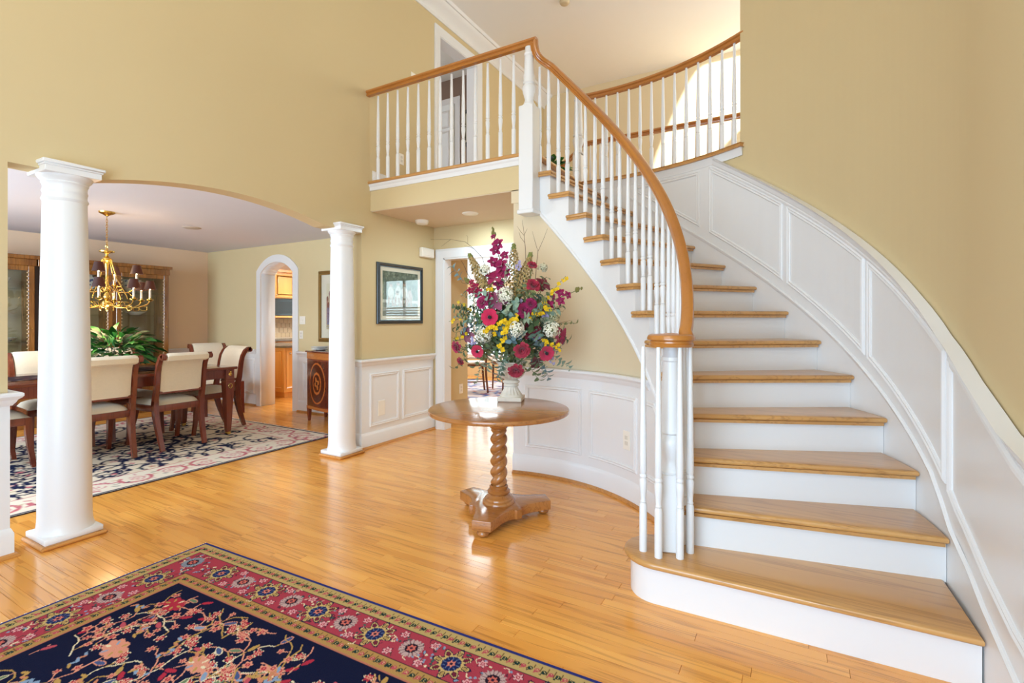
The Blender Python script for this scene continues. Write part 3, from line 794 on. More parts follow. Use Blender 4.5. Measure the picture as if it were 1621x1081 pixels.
# spiral of the volute: from its eye outwards, then joining the rail
pj = Vector((*pci(aR[0], RB), 0)); rj = (pj - cv).length; aj = math.atan2(pj.y - cv.y, pj.x - cv.x)
K = 26
for i in range(K):
    f = i / K
    a = aj - 2 * math.pi * .93 * (1 - f)
    r = .035 + (.118 - .035) * f ** .8
    r = r + (rj - .118) * max(0, (f - .72) / .28) ** 2
    pts.append((cv.x + r * math.cos(a), cv.y + r * math.sin(a), zv)); nm.append(Vector((math.cos(a), math.sin(a), 0)))
for a in aR:
    pts.append((*pci(a, RB), zrail(a))); nm.append(Vector((math.cos(a), math.sin(a), 0)))
m = MB(); rail_sweep(m, pts, nm)
m.lathe([(0, zv - .034), (.045, zv - .034), (.052, zv - .02), (.045, zv - .006), (.056, zv + .008), (.05, zv + .026), (.03, zv + .034), (0, zv + .035)], 20, (cv.x, cv.y, 0), cap=False)
# gooseneck up to the landing rail
NU = (-1.905, 3.645); ZLR = ZL + .885       # landing rail centre
a_e = aR[-1]; pe = Vector((*pci(a_e, RB), zrail(a_e)))
tgt = Vector((NU[0] + .055, NU[1] + .0, ZLR))
d0 = Vector((-math.sin(a_e), math.cos(a_e), RS / (R_(DT) * RB))).normalized()
g = []
for i in range(1, 15):
    f = i / 14
    p0 = pe; p1 = pe + d0 * .10; p2 = Vector((tgt.x, tgt.y, tgt.z - .16)); p3 = tgt
    q = p0 * (1 - f) ** 3 + p1 * 3 * f * (1 - f) ** 2 + p2 * 3 * f * f * (1 - f) + p3 * f ** 3; g.append(q)
sd = Vector((math.cos(a_e), math.sin(a_e), 0))
P = [pe] + g
vs = []; fs = []; kk = len(PROF_HR)
for i, p in enumerate(P):
    t = (P[min(i + 1, len(P) - 1)] - P[max(i - 1, 0)]).normalized(); s_ = Vector((0, 1, 0)).lerp(sd, max(0, 1 - i / 6)); s_ = (s_ - t * s_.dot(t)).normalized()
    up = t.cross(s_)
    if i == 0 and up.z < 0: pass
    if up.dot(Vector((-1 if False else 1, 0, 1)) if t.z < .7 else Vector((1, 0, .2))) < 0: up = -up
    for u, v in PROF_HR: vs.append(p + s_ * u + up * v)
for i in range(len(P) - 1):
    for a in range(kk):
        c = (a + 1) % kk; fs.append((i * kk + a, i * kk + c, (i + 1) * kk + c, (i + 1) * kk + a))
m.add(vs, fs)
m.build('handrail', M_RAIL, sr, smooth=40, world=True)
newel_mb(NV[0], NV[1], RS, zv - .03, RS + .37, .055, .3).build('newel_post', M_WHITE, sr, smooth=40, world=True)
for x, y in ((-.625, 2.385), (-.545, 2.352), (-.456, 2.392), (-.425, 2.475), (-.47, 2.560)):
    baluster_mb(x, y, RS, zv - .03).build('baluster', M_WHITE, sr, smooth=40, world=True)
for n in range(2, 14):
    a0 = th(n)
    for off in ((2.0, 5.55) if n > 1 else (5.5,)):
        a = a0 + R_(off)
        if a < R_(7): continue
        if math.degrees(a) > 89.5: 
            pass
        x, y = pci(a, RB)
        zt_ = zrail(a) - .028 if math.degrees(a) < 88 else zrail(R_(88)) + .03
        baluster_mb(x, y, n * RS, zt_).build('baluster', M_WHITE, sr, smooth=40, world=True)

# landing railing with the big newel
lr = thing('landing_railing', 'straight oak-topped white balustrade along landing edge above the hall', 'railing', (-2.9, 3.70, ZL))
m = MB(); rail_sweep(m, [(-3.77, NU[1] + .015, ZLR), (-2.9, NU[1] + .01, ZLR), (NU[0] + .075, NU[1], ZLR)], [Vector((0, 1, 0))] * 3)
m.build('handrail', M_RAIL, lr, smooth=40, world=True)
newel_mb(NU[0], NU[1] + .012, 2.20, ZLR - .03, ZL + .36, .066).build('newel_post', M_WHITE, lr, smooth=40, world=True)
MB().cbox(NU[0] - .076, NU[0] + .076, NU[1] - .064, NU[1] + .088, 2.175, 2.21, .006).build('newel_drop', M_WHITE, lr, smooth=40, world=True)
for k in range(13):
    x = -3.655 + k * (1.575 / 12)
    baluster_mb(x, 3.705, ZL, ZLR - .028).build('baluster', M_WHITE, lr, smooth=40, world=True)

# gallery railing on the outer curve
gr = thing('gallery_railing', 'curved oak-topped white balustrade of upper gallery above the stair wall', 'railing', (-1.2, 4.75, ZL))
A = [R_(a) for a in np.linspace(53.6, 95.3, 22)]
m = MB(); rail_sweep(m, [(*pco(a, RO + .03), ZL + .885) for a in A], [Vector((math.cos(a), math.sin(a), 0)) for a in A]); m.build('handrail', M_RAIL, gr, smooth=40, world=True)
P = [pco(a, RO - .035) for a in A] + [pco(a, RO + .10) for a in A[::-1]]
m = MB(); m.slab(P, ZL - .032, ZL, .013); m.build('shoe_rail', M_OAK, gr, smooth=50, world=True)
for k in range(13):
    a = R_(56.3 + k * (94 - 56.3) / 13); x, y = pco(a, RO + .03)
    baluster_mb(x, y, ZL, ZL + .858).build('baluster', M_WHITE, gr, smooth=40, world=True)
x, y = pco(R_(95.6), RO + .03); newel_mb(x, y, ZL, ZL + .93, ZL + .3, .045).build('newel_post', M_WHITE, gr, smooth=40, world=True)
imm = MB(); Q = [pco(a, RO - .006) for a in A]
imm.sweep([(p[0], p[1], ZL - .06) for p in Q], [Vector((-math.cos(a), -math.sin(a), 0)) for a in A], [(-.035, 0), (-.035, .006), (-.01, .010), (.010, .018), (.028, .022), (.028, 0)][::1])
imm.build('edge_moulding', M_WHITE, gr, smooth=30, world=True)
# landing nosing at the top of the stair
m = MB(); p0 = pci(th(14) - R_(.2), RN); p1 = pco(th(14) - R_(.2), RO - .02)
m.slab([(p0[0] + .03, p0[1]), (p1[0] + .03, p1[1]), (p1[0] - .2, p1[1]), (p0[0] - .2, p0[1])][::1], ZL - .032, ZL, .012)
m.fix = True; m.build('landing_nosing', M_OAK, st, smooth=50, world=True)

# rear hallway railing and back stairs
rr = thing('hallway_railing', 'distant oak-topped balustrade at back of upper hall', 'railing', (-1.2, 6.1, ZL))
m = MB(); rail_sweep(m, [(-2.42, 6.10, ZL + .885), (-.5, 6.10, ZL + .885), (1.9, 6.10, ZL + .885)], [Vector((0, 1, 0))] * 3); m.build('handrail', M_RAIL, rr, smooth=40, world=True)
for k in range(22):
    x = -2.28 + k * .13; baluster_mb(x, 6.10, ZL, ZL + .858, 8).build('baluster', M_WHITE, rr, smooth=40, world=True)
newel_mb(-2.44, 6.10, ZL, ZL + .96, ZL + .32, .045).build('newel_post', M_WHITE, rr, smooth=40, world=True)
bs = thing('backstair_railing', 'short descending oak rail of the back stairs behind the potted plant', 'railing', (-2.9, 6.1, ZL))
m = MB(); rail_sweep(m, [(-2.46, 6.10, ZL + .80), (-3.0, 6.10, ZL + .44), (-3.5, 6.10, ZL + .1)], [Vector((0, 1, 0))] * 3); m.build('handrail', M_RAIL, bs, smooth=40, world=True)
for k in range(6):
    x = -2.58 - k * .13; baluster_mb(x, 6.10, ZL - .1 - .09 * k, ZL + .69 - .0867 * k, 8).build('baluster', M_WHITE, bs, smooth=40, world=True)
# ------------------------------------------------------------------ columns of the arch
def column(yc, label):
    c = thing('column', label, 'column', (-3.80, yc, 0), group='columns of the dining room arch', kind='thing')
    MB().cbox(-.155, .155, -.155, .155, 0, .024, .008).build('shoe_moulding', M_SHOE, c)
    m = MB().cbox(-.138, .138, -.138, .138, .024, .058, .004)
    k = 6
    fl_ = [(.139, .058), (.137, .066)] + [(.137 - .012 * math.sin(t * math.pi / 2), .066 + .055 * t) for t in (.2, .5, 1)]
    m.lathe([(.1385, .055), (.1365, .064), (.1320, .078), (.1290, .098), (.1270, .125), (.126, .15)], 40, cap=False); m.fix = True
    m.build('base', M_WHITE, c, smooth=45)
    pr_ = [(.126, .11)] + [(.126 - .0235 * ((z - .11) / 1.9) ** 1.6, z) for z in np.linspace(.2, 2.015, 14)]
    MB().lathe(pr_, 40, cap=False).build('shaft', M_WHITE, c, smooth=50)
    m = MB().lathe([(.1025, 2.0), (.107, 2.008), (.110, 2.016), (.107, 2.024), (.1025, 2.03), (.1025, 2.052), (.106, 2.058), (.106, 2.068), (.1025, 2.074), (.103, 2.10), (.108, 2.106), (.111, 2.112), (.108, 2.118), (.112, 2.125), (.122, 2.134), (.130, 2.148), (.132, 2.156)], 40, cap=False)
    m.cbox(-.133, .133, -.133, .133, 2.152, 2.19, .003)
    m.cbox(-.139, .139, -.139, .139, 2.186, 2.199, .003).cbox(-.148, .148, -.148, .148, 2.197, 2.218, .005)
    m.fix = True
    m.build('capital', M_WHITE, c, smooth=40)
column(1.27, 'thick round white column nearest the viewer, at near end of dining arch')
column(3.37, 'slim round white column at far end of dining arch beside hall wall')

# ------------------------------------------------------------------ prints drawn on grids
class Canvas:
    def __init__(s, us, vs, base):
        s.u = np.asarray(us); s.v = np.asarray(vs); s.a = np.zeros((len(vs), len(us), 3), np.float32); s.a[:] = lin(base)
    def win(s, u0, u1, v0, v1):
        i0, i1 = np.searchsorted(s.u, [u0, u1]); j0, j1 = np.searchsorted(s.v, [v0, v1])
        if i1 <= i0 or j1 <= j0: return None
        U, V = np.meshgrid(s.u[i0:i1], s.v[j0:j1]); return (slice(j0, j1), slice(i0, i1)), U, V
    def rect(s, u0, u1, v0, v1, c):
        w = s.win(u0, u1, v0, v1)
        if w: s.a[w[0]] = lin(c)
    def polar(s, cu, cv, R, fn, c, rot=0.0, sx=1.0, sy=1.0):
        "fill where r < R*fn(phi)"
        M = R * 1.6 * max(sx, sy); w = s.win(cu - M, cu + M, cv - M, cv + M)
        if not w: return
        sl, U, V = w; cu_ = (U - cu); cv_ = (V - cv); x = (cu_ * math.cos(rot) + cv_ * math.sin(rot)) / sx; y = (-cu_ * math.sin(rot) + cv_ * math.cos(rot)) / sy
        r = np.hypot(x, y); p = np.arctan2(y, x); s.a[sl][r < R * fn(p)] = lin(c)
    def disc(s, cu, cv, R, c, **k): s.polar(cu, cv, R, lambda p: 1 + 0 * p, c, **k)
    def ring(s, cu, cv, R, th_, c, a0=None, a1=None):
        w = s.win(cu - R - th_, cu + R + th_, cv - R - th_, cv + R + th_)
        if not w: return
        sl, U, V = w; r = np.hypot(U - cu, V - cv); k = np.abs(r - R) < th_ / 2
        if a0 is not None:
            p = (np.arctan2(V - cv, U - cu) - a0) % (2 * math.pi); k &= p < (a1 - a0)
        s.a[sl][k] = lin(c)
    def line(s, pts, th_, c):
        for (a, b), (d, e) in zip(pts, pts[1:]):
            w = s.win(min(a, d) - th_, max(a, d) + th_, min(b, e) - th_, max(b, e) + th_)
            if not w: continue
            sl, U, V = w; L2 = (d - a) ** 2 + (e - b) ** 2 + 1e-12
            t = np.clip(((U - a) * (d - a) + (V - b) * (e - b)) / L2, 0, 1)
            s.a[sl][np.hypot(U - a - t * (d - a), V - b - t * (e - b)) < th_ / 2] = lin(c)
    def flower(s, u, v, R, petal, centre, n=6, outline=None, rot=0.0):
        f = lambda p: .78 + .22 * np.cos(n * p)
        if outline: s.polar(u, v, R * 1.18, f, outline, rot)
        s.polar(u, v, R, f, petal, rot); s.disc(u, v, R * .42, centre); s.disc(u, v, R * .16, petal)
    def leaf(s, u, v, L, W_, ang, c, outline=None):
        f = lambda p: np.abs(np.cos(p)) ** .6
        if outline: s.polar(u, v, L * .5 * 1.15, lambda p: 1 + 0 * p, outline, ang, 1.0, W_ / L * 1.3)
        s.polar(u, v, L * .5, lambda p: 1 + 0 * p, c, ang, 1.0, W_ / L)
def print_mesh(name, cv, to_xyz, mat, parent):
    nu, nv = len(cv.u), len(cv.v)
    U, V = np.meshgrid(cv.u, cv.v)
    co = np.stack(to_xyz(U.ravel(), V.ravel()), 1).astype(np.float32)
    idx = np.arange(nu * nv).reshape(nv, nu)
    q = np.stack([idx[:-1, :-1], idx[:-1, 1:], idx[1:, 1:], idx[1:, :-1]], -1).reshape(-1, 4)
    me = bpy.data.meshes.new(name); me.vertices.add(nu * nv); me.vertices.foreach_set('co', co.ravel())
    me.loops.add(q.size); me.loops.foreach_set('vertex_index', q.ravel().astype(np.int32))
    me.polygons.add(len(q)); me.polygons.foreach_set('loop_start', np.arange(0, q.size, 4, dtype=np.int32))
    me.update(calc_edges=True)
    a = me.color_attributes.new('Col', 'FLOAT_COLOR', 'POINT')
    col = np.concatenate([cv.a.reshape(-1, 3), np.ones((nu * nv, 1), np.float32)], 1); a.data.foreach_set('color', col.ravel())
    me.materials.append(mat); me.validate()
    return link(name, me, parent)

M_PILE = printed('rug_pile', .95, .08, bump=.5, bscale=260)
def fine(a, b, step, end=None, coarse=.06):
    l = list(np.arange(a, b, step))
    if end: l += list(np.arange(b, end, coarse)) + [end]
    return l
NAVY, SALM, RED, GOLD, LBLU, CREAM, GRN, ROSE, DKG = '10142f', 'd08a72', 'a62b3c', 'b08a4c', '7f93ab', 'd9c9a6', '68795a', 'b24a55', '1d3330'
cv = Canvas(fine(0, 2.50, .004, 3.4), fine(0, 1.12, .004, 2.3), NAVY)
q = random.Random(11)
# --- field
for _ in range(105):                                     # branching vines with blossoms
    u, v = q.uniform(.36, 2.4), q.uniform(.40, 1.12); a = q.uniform(-2.6, -.6); P = [(u, v)]
    for k in range(9):
        a += q.uniform(-.7, .7); u += .032 * math.cos(a); v += .032 * math.sin(a)
        if u < .35 or v < .345: break
        P.append((u, v))
    cv.line(P, .0055, q.choice([SALM, SALM, GOLD, CREAM]))
    for (pu, pv_) in P[1::2]:
        side = q.choice([-1, 1]); b = a + side * 1.1; L = q.uniform(.025, .05)
        lu, lv = pu + L * math.cos(b), pv_ + L * math.sin(b)
        if lu < .36 or lv < .36: continue
        cv.line([(pu, pv_), (lu, lv)], .005, q.choice([SALM, GOLD]))
        t = q.random()
        if t < .42: cv.flower(lu, lv, q.uniform(.015, .024), SALM, RED, q.choice([5, 6]), None, q.random())
        elif t < .6: cv.leaf(lu, lv, .05, .018, b, q.choice([LBLU, GRN, '44527a']), q.choice([SALM, CREAM]))
        elif t < .8: cv.leaf(lu, lv, .05, .02, b, q.choice([GOLD, RED, ROSE]), NAVY)
        else: cv.flower(lu, lv, .02, RED, SALM, 6, CREAM)
for u, v, R in ((.50, .44, .055), (.62, .72, .06), (1.0, .62, .05), (1.45, .55, .05), (1.75, .46, .045), (.9, .95, .06), (1.3, .9, .055)):
    f = lambda p: .8 + .2 * np.abs(np.cos(4 * p))
    cv.polar(u, v, R, f, RED if q.random() < .5 else SALM, .3, 1.2, .8)
    for k in range(6): cv.leaf(u + R * .7 * math.cos(k), v + R * .5 * math.sin(k), .026, .01, k, q.choice([CREAM, LBLU, GOLD]))
for _ in range(60):                                     # serrated pale leaves
    u, v, a = q.uniform(.4, 2.3), q.uniform(.42, 1.1), q.uniform(0, 6.3)
    for k in range(5):
        cv.leaf(u + .016 * k * math.cos(a), v + .016 * k * math.sin(a), .034, .012, a + (.8 if k % 2 else -.8), q.choice([GOLD, LBLU, 'c07a5a']), None)
# --- border bands: outer guard, main border, inner guard
def band(d0, d1, c):
    cv.rect(d0, 4, d0, d1, c); cv.rect(d0, d1, d0, 4, c)
band(.0, .016, '2b2f6e'); band(.016, .086, 'b59a62'); band(.086, .090, '3a2030'); band(.090, .254, 'a23a48'); band(.254, .258, '3a2030'); band(.258, .318, 'a9824a'); band(.318, .326, 'b06a55')
def guard(dc, hw, c0):
    k = 0; t = c0
    while t < 2.5:
        c = DKG if k % 2 else ROSE
        for (u, v, ang) in ((t, dc, .9), (dc, t, .9)):
            if u > 2.5 or v > 1.12: continue
            cv.disc(u, v, .0105, c); cv.disc(u, v, .0045, 'c9b27a')
            du, dv = (.010, hw * .62) if v == dc else (hw * .62, .010)
            cv.line([(u, v), (u - du * .9, v + dv * .7)], .006, c)
            cv.line([(u + .012 if v == dc else u - hw * .7, v - hw * .7 if v == dc else v + .012), (u + (.014 if v == dc else hw * .3), v + (hw * .3 if v == dc else .014))], .003, '5a4228')
        t += .0275; k += 1
guard(.052, .034, .05); guard(.288, .028, .29)
def star(u, v, R, rot=0.0):
    f8 = lambda p: .80 + .20 * np.cos(8 * p); f4 = lambda p: .85 + .15 * np.abs(np.cos(4 * p))
    cv.polar(u, v, R * 1.0, f8, '17183a', rot); cv.polar(u, v, R * .90, f8, 'c2a367', rot)
    for k in range(8):
        a = rot + k * math.pi / 4; r = R * .66
        cv.leaf(u + r * math.cos(a), v + r * math.sin(a), .024, .013, a, '6b2334' if k % 2 else 'a98b52', '3a2030')
    cv.polar(u, v, R * .46, f4, '1c2450'); 
    for k in range(10): cv.line([(u + R * .25 * math.cos(k * .628), v + R * .25 * math.sin(k * .628)), (u + R * .42 * math.cos(k * .628), v + R * .42 * math.sin(k * .628))], .004, '58688c')
    cv.polar(u, v, R * .22, lambda p: .8 + .2 * np.cos(6 * p), 'd07a68'); cv.disc(u, v, R * .08, '2a1830')
def rosette(u, v, R, c='b79a94'):
    cv.polar(u, v, R, lambda p: .93 + .07 * np.cos(18 * p), c)
    for k in range(16): cv.line([(u + R * .55 * math.cos(k * .3927), v + R * .55 * math.sin(k * .3927)), (u + R * .92 * math.cos(k * .3927), v + R * .92 * math.sin(k * .3927))], .0035, '7d5a5e')
    cv.disc(u, v, R * .52, '231626'); cv.polar(u, v, R * .40, lambda p: .8 + .2 * np.cos(6 * p), 'c46458'); cv.disc(u, v, R * .12, '2a1830')
mc = .172; mpos = [.42, .775, 1.125, 1.46, 1.84, 2.2]
k2 = random.Random(5)
for _ in range(520):                                    # small fill of the main border
    if k2.random() < .68: u, v = k2.uniform(.1, 2.5), k2.uniform(.098, .246)
    else: u, v = k2.uniform(.098, .246), k2.uniform(.1, 1.12)
    t = k2.random(); a = k2.uniform(0, 6.3)
    if t < .35: cv.leaf(u, v, .020, .009, a, k2.choice([LBLU, '3e5a52', '5b2a3a']), '3a2030' if t < .15 else None)
    elif t < .7: cv.line([(u, v), (u + .018 * math.cos(a), v + .018 * math.sin(a)), (u + .03 * math.cos(a + .7), v + .03 * math.sin(a + .7))], .004, k2.choice(['5a2434', '3f3a30', CREAM]))
    else: cv.disc(u, v, .006, k2.choice([LBLU, CREAM, '2d4a48']))
for i, u in enumerate(mpos):
    for du in (.075 + .02, ):
        pass
    star(u, mc, .088)
    nxt = mpos[i + 1] if i + 1 < len(mpos) else u + .36
    um = (u + nxt) / 2; rosette(um, mc, .052)
    for dv in (-.055, .055):
        for s_ in (-1, 1): cv.flower(um + s_ * .075, mc + dv, .021, 'd9a0a0', 'a23a48', 6, '5a2434')
rosette(mc, mc, .055, '7d8f9c')
for i, v in enumerate((.36, .735, 1.10)):
    star(mc, v, .088); rosette(mc, v + .188, .052)
    for du in (-.055, .055):
        for s_ in (-1, 1): cv.flower(mc + du, v + .188 + s_ * .075, .021, 'd9a0a0', 'a23a48', 6, '5a2434')
RUGO = (-2.962, 1.632); RUGA = R_(1.6)
rug = thing('area_rug', 'navy and crimson oriental rug with medallion border on foyer floor', 'rug', (RUGO[0], RUGO[1], 0), RUGA)
print_mesh('pile', cv, lambda u, v: (u, -v, np.full_like(u, .0095)), M_PILE, rug)
m = MB().box(.002, 3.398, -2.298, -.002, .001, .009); m.build('backing', plain('rug_backing', '2b2f63', .95, spec=.1), rug, smooth=0)
m = MB(); f = random.Random(2)
for k in range(420):
    v = -k / 420 * 2.3; L = f.uniform(.008, .022); w_ = .0022; d = f.uniform(-.01, .01)
    m.add([(0, v, .006), (0, v - w_ * 2, .006), (-L, v - w_ + d, .0025), (-L, v + w_ + d, .0025)], [(0, 1, 2, 3)])
o = m.build('fringe', plain('rug_fringe', 'f4ece0', .9), rug, smooth=0); tag(o, kind='stuff')

# ------------------------------------------------------------------ round foyer table
M_TAB = wood('walnut_table', '633517', 'a2652f', 'b97f47', 0, 1.3, .2, .45, ring=.5)
tb = thing('round_table', 'round wooden pedestal table with barley-twist stem holding the flower urn', 'table', (-1.69, 2.81, 0))
n = 72; TZ = .722; TR = .463
m = MB(); m.slab([(TR * math.cos(2 * math.pi * k / n), TR * math.sin(2 * math.pi * k / n)) for k in range(n)], TZ - .028, TZ, .008, steps=3)
m.build('tabletop', M_TAB, tb, smooth=40)
m = MB().lathe([(.20, TZ - .05), (.20, TZ - .028)], 24); m.build('top_block', M_TAB, tb)
def poly_base():
    P = []
    for k in range(3):
        b = R_(43 + 120 * k)
        def pp(r, da): P.append((r * math.cos(b + R_(da)), r * math.sin(b + R_(da))))
        pp(.345, -10); pp(.345, 10)
        for r, da in ((.29, 14.5), (.24, 20), (.205, 27), (.185, 36), (.178, 45), (.180, 52)): pp(r, da)
        pp(.198, 54); pp(.198, 66)
        for r, da in ((.180, 68), (.178, 75), (.185, 84), (.205, 93), (.24, 100), (.29, 105.5)): pp(r, da)
    return P
m = MB(); m.slab(poly_base(), .042, .104, .005, steps=2); m.build('tripod_base', M_TAB, tb, smooth=30)
for k in range(3):
    b = R_(43 + 120 * k); x, y = .305 * math.cos(b), .305 * math.sin(b)
    MB().lathe([(0, 0), (.022, .002), (.036, .012), (.039, .022), (.034, .034), (.024, .043)], 16, (x, y, 0)).build('bun_foot', M_TAB, tb, smooth=60)
m = MB().lathe([(.108, .104), (.108, .112), (.102, .120), (.094, .124), (.094, .132), (.086, .140), (.074, .146), (.070, .156), (.064, .160), (.074, .168), (.076, .178), (.066, .188), (.058, .192), (.062, .200), (.062, .208), (.052, .216)], 32, cap=False)
m.build('stem_turning', M_TAB, tb, smooth=50); m = MB()
m.lathe([(.046, .585), (.058, .592), (.062, .612), (.058, .634), (.044, .644), (.040, .655), (.060, .664), (.060, .690)], 32, cap=False)
m.build('stem_turning', M_TAB, tb, smooth=50)
seg = 40; nz = 160; vs = []; fs = []
for i in range(nz + 1):
    t = i / nz; z = .212 + (.592 - .212) * t; ph = t * 2 * math.pi * 2.6
    e = min(1, t / .06, (1 - t) / .05)
    for k in range(seg):
        a = 2 * math.pi * k / seg
        r = .0475 - .002 * (1 - e) + .0145 * e * (1.5 * abs(math.cos(a - ph)) ** .9 - .85)
        vs.append((r * math.cos(a), r * math.sin(a), z))
for i in range(nz):
    for k in range(seg):
        k2_ = (k + 1) % seg; fs.append((i * seg + k, i * seg + k2_, (i + 1) * seg + k2_, (i + 1) * seg + k))
MB().add(vs, fs).build('twisted_stem', M_TAB, tb, smooth=80)

# ------------------------------------------------------------------ urn
M_URN = plain('whitewashed_urn', 'ded6c8', .6, spec=.3, var=.12, scale=25, bump=.3, bscale=120)
UX, UY = -1.775, 3.125
urn = thing('urn', 'whitewashed fluted pedestal urn standing on round wooden table', 'urn', (UX, UY, TZ), R_(20))
m = MB().cbox(-.088, .088, -.088, .088, 0, .030, .004); m.build('plinth', M_URN, urn)
seg = 64
def fluted(prof):
    vs = []; fs = []
    for r, z, fa in prof:
        for k in range(seg):
            a = 2 * math.pi * k / seg; rr = r * (1 + fa * math.cos(a * 16)); vs.append((rr * math.cos(a), rr * math.sin(a), z))
    for i in range(len(prof) - 1):
        for k in range(seg):
            j_ = (k + 1) % seg; fs.append((i * seg + k, i * seg + j_, (i + 1) * seg + j_, (i + 1) * seg + k))
    return MB().add(vs, fs)
fluted([(.080, .030, 0), (.082, .036, 0), (.078, .044, 0), (.070, .050, .07), (.056, .070, .09), (.047, .090, .07), (.044, .100, 0), (.053, .104, 0), (.055, .112, 0), (.050, .118, 0), (.046, .122, 0), (.060, .128, 0), (.062, .136, 0), (.056, .144, 0), (.044, .150, 0)]).build('foot', M_URN, urn, smooth=60)
fluted([(.040, .150, 0), (.056, .158, .09), (.076, .172, .09), (.090, .190, .08), (.097, .210, .06), (.099, .226, 0), (.094, .236, 0), (.094, .255, 0), (.108, .268, 0), (.112, .274, 0), (.110, .280, 0), (.096, .276, 0), (.088, .25, 0)]).build('bowl', M_URN, urn, smooth=60)
# ------------------------------------------------------------------ silk flower arrangement
fa = thing('flower_arrangement', 'large silk bouquet of crimson, cream and yellow flowers in white urn', 'flowers', (UX, UY, TZ + .26), R_(YAW))
fr_ = random.Random(21)
FMAT = {}
def fm(c, rough=.7, var=.16):
    if c not in FMAT: FMAT[c] = plain('silk_' + c, c, rough, spec=.2, var=var, scale=40, sheen=.2)
    return FMAT[c]
def loc_px(px, py, dy=0.0):
    dy = dy * 1.35 if dy < -.05 else dy
    d = 3.595 + dy
    return Vector(((px - 811) * d / 785 + .002, dy, 1.304 - (py - 506) * d / 785 - (TZ + .26)))
def basis(d):
    d = Vector(d).normalized(); a = d.cross(Vector((0, 0, 1)))
    if a.length < .05: a = Vector((1, 0, 0))
    a.normalize(); b = a.cross(d).normalized()
    return Matrix(((a.x, b.x, d.x), (a.y, b.y, d.y), (a.z, b.z, d.z))).to_4x4()
def petal(m, L, W_, az, open_, cup=.35, base=.1, z0=0.0, blunt=False):
    "petal growing from centre; open_=angle from axis (0 up .. 1.6 flat); local axis +Z"
    vs = []
    for j in range(4):
        t = j / 3; wd = W_ * .5 * ((.35, .85, 1.0, .72)[j] if blunt else (math.sin(math.pi * (.12 + .80 * t)) ** .8))
        o = open_ * (.55 + .6 * t)
        rr = base * L + L * t * math.sin(o); zz = z0 + L * t * math.cos(o)
        for i in range(3):
            s_ = i - 1; x = s_ * wd; c_ = -cup * wd * (1 - abs(s_)) if s_ == 0 else 0
            r2 = rr - c_ * math.cos(o) * -1 if False else rr + (cup * wd if s_ == 0 else 0) * math.cos(o); z2 = zz - (cup * wd if s_ == 0 else 0) * math.sin(o)
            vs.append((r2 * math.cos(az) - x * math.sin(az), r2 * math.sin(az) + x * math.cos(az), z2))
    fs = [(j * 3 + i, j * 3 + i + 1, (j + 1) * 3 + i + 1, (j + 1) * 3 + i) for j in range(3) for i in range(2)]
    m.add(vs, fs)
def rose_mb(R):
    m = MB()
    for n_, L, op, b in ((4, .70, .2, .05), (6, .80, .5, .14), (8, .92, .85, .2), (9, .95, 1.2, .26)):
        for k in range(n_): petal(m, R * L, R * .75, 2 * math.pi * (k + fr_.random() * .4) / n_, op * fr_.uniform(.85, 1.15), .3, b, 0.0, True)
    m.ball((0, 0, R * .2), R * .25, 8, 5)
    return m
def cup_mb(R):
    m = MB()
    for k in range(6): petal(m, R * 1.15, R * 1.15, 2 * math.pi * k / 6 + .1 * fr_.random(), .9, .25, .1, -.3 * R, True)
    return m
def lily_mb(R, n_=6):
    m = MB()
    for k in range(n_): petal(m, R * 1.15, R * .88, 2 * math.pi * k / n_, 1.15 + .2 * (k % 2), .3, .05, -.2 * R)
    return m
def cluster_mb(R, n_=46, fs_=.020):
    R = R * 1.1
    m = MB()
    for k in range(n_):
        z = 1 - 1.6 * (k + .5) / n_; a = k * 2.39996; r = math.sqrt(max(0, 1 - z * z)); d = Vector((r * math.cos(a), r * math.sin(a), z))
        B = basis(d + Vector((fr_.uniform(-.4, .4), fr_.uniform(-.4, .4), 0))); s_ = fs_ * fr_.uniform(.7, 1.1); T = Matrix.Translation(d * R * fr_.uniform(.72, 1.08)) @ B @ Matrix.Rotation(fr_.random() * 3, 4, 'Z')
        q_ = MB()
        for i in range(4):
            b = i * math.pi / 2; c, sn = math.cos(b), math.sin(b)
            q_.add([(0, 0, 0), (s_ * .6 * c - s_ * .4 * sn, s_ * .6 * sn + s_ * .4 * c, .003), (s_ * c, s_ * sn, 0), (s_ * .6 * c + s_ * .4 * sn, s_ * .6 * sn - s_ * .4 * c, .003)], [(0, 3, 2, 1)])
        m.merge(q_, T)
    return m
def put(name, mb, mat, pos, d, label=None, sub=None):
    M_ = Matrix.Translation(pos) @ basis(d)
    mb.xf(M_); o = mb.build(name, mat, fa, smooth=70)
    if label: o['label'] = label
    return o, M_
CTR = Vector((0, 0, .28))
def outward(p, fwd=.7):
    d = (p - CTR); d.y -= fwd * .45; return d
M_STEM = plain('stem_green', '5f6a3c', .7, var=.2, scale=20)
M_TWIG = plain('twig_brown', '6a5344', .8, var=.2, scale=20)
def stem(p, q=None, r=.0028):
    b = Vector((fr_.uniform(-.03, .03), fr_.uniform(-.03, .03), -.04)) if q is None else q
    mid = (p + b) / 2 + Vector((p.x * .12, p.y * .1, .05))
    return MB().tube([b, b.lerp(mid, .5) + Vector((0, 0, .02)), mid, mid.lerp(p, .5) + Vector((0, 0, .012)), p], r, 5)
CRIM, MAG, WINE, MAUVE, CRE, YEL, OLV = 'aa2c44', '9f2558', '7a2838', '96506c', 'ece8d2', 'e2ba18', '77703a'
def rose(px, py, r, c, dy=-.10):
    p = loc_px(px, py, dy); R = r / 218
    o, M_ = put('rose', rose_mb(R * .98), fm(c), p, outward(p)); stem(p).build('stem', M_STEM, o)
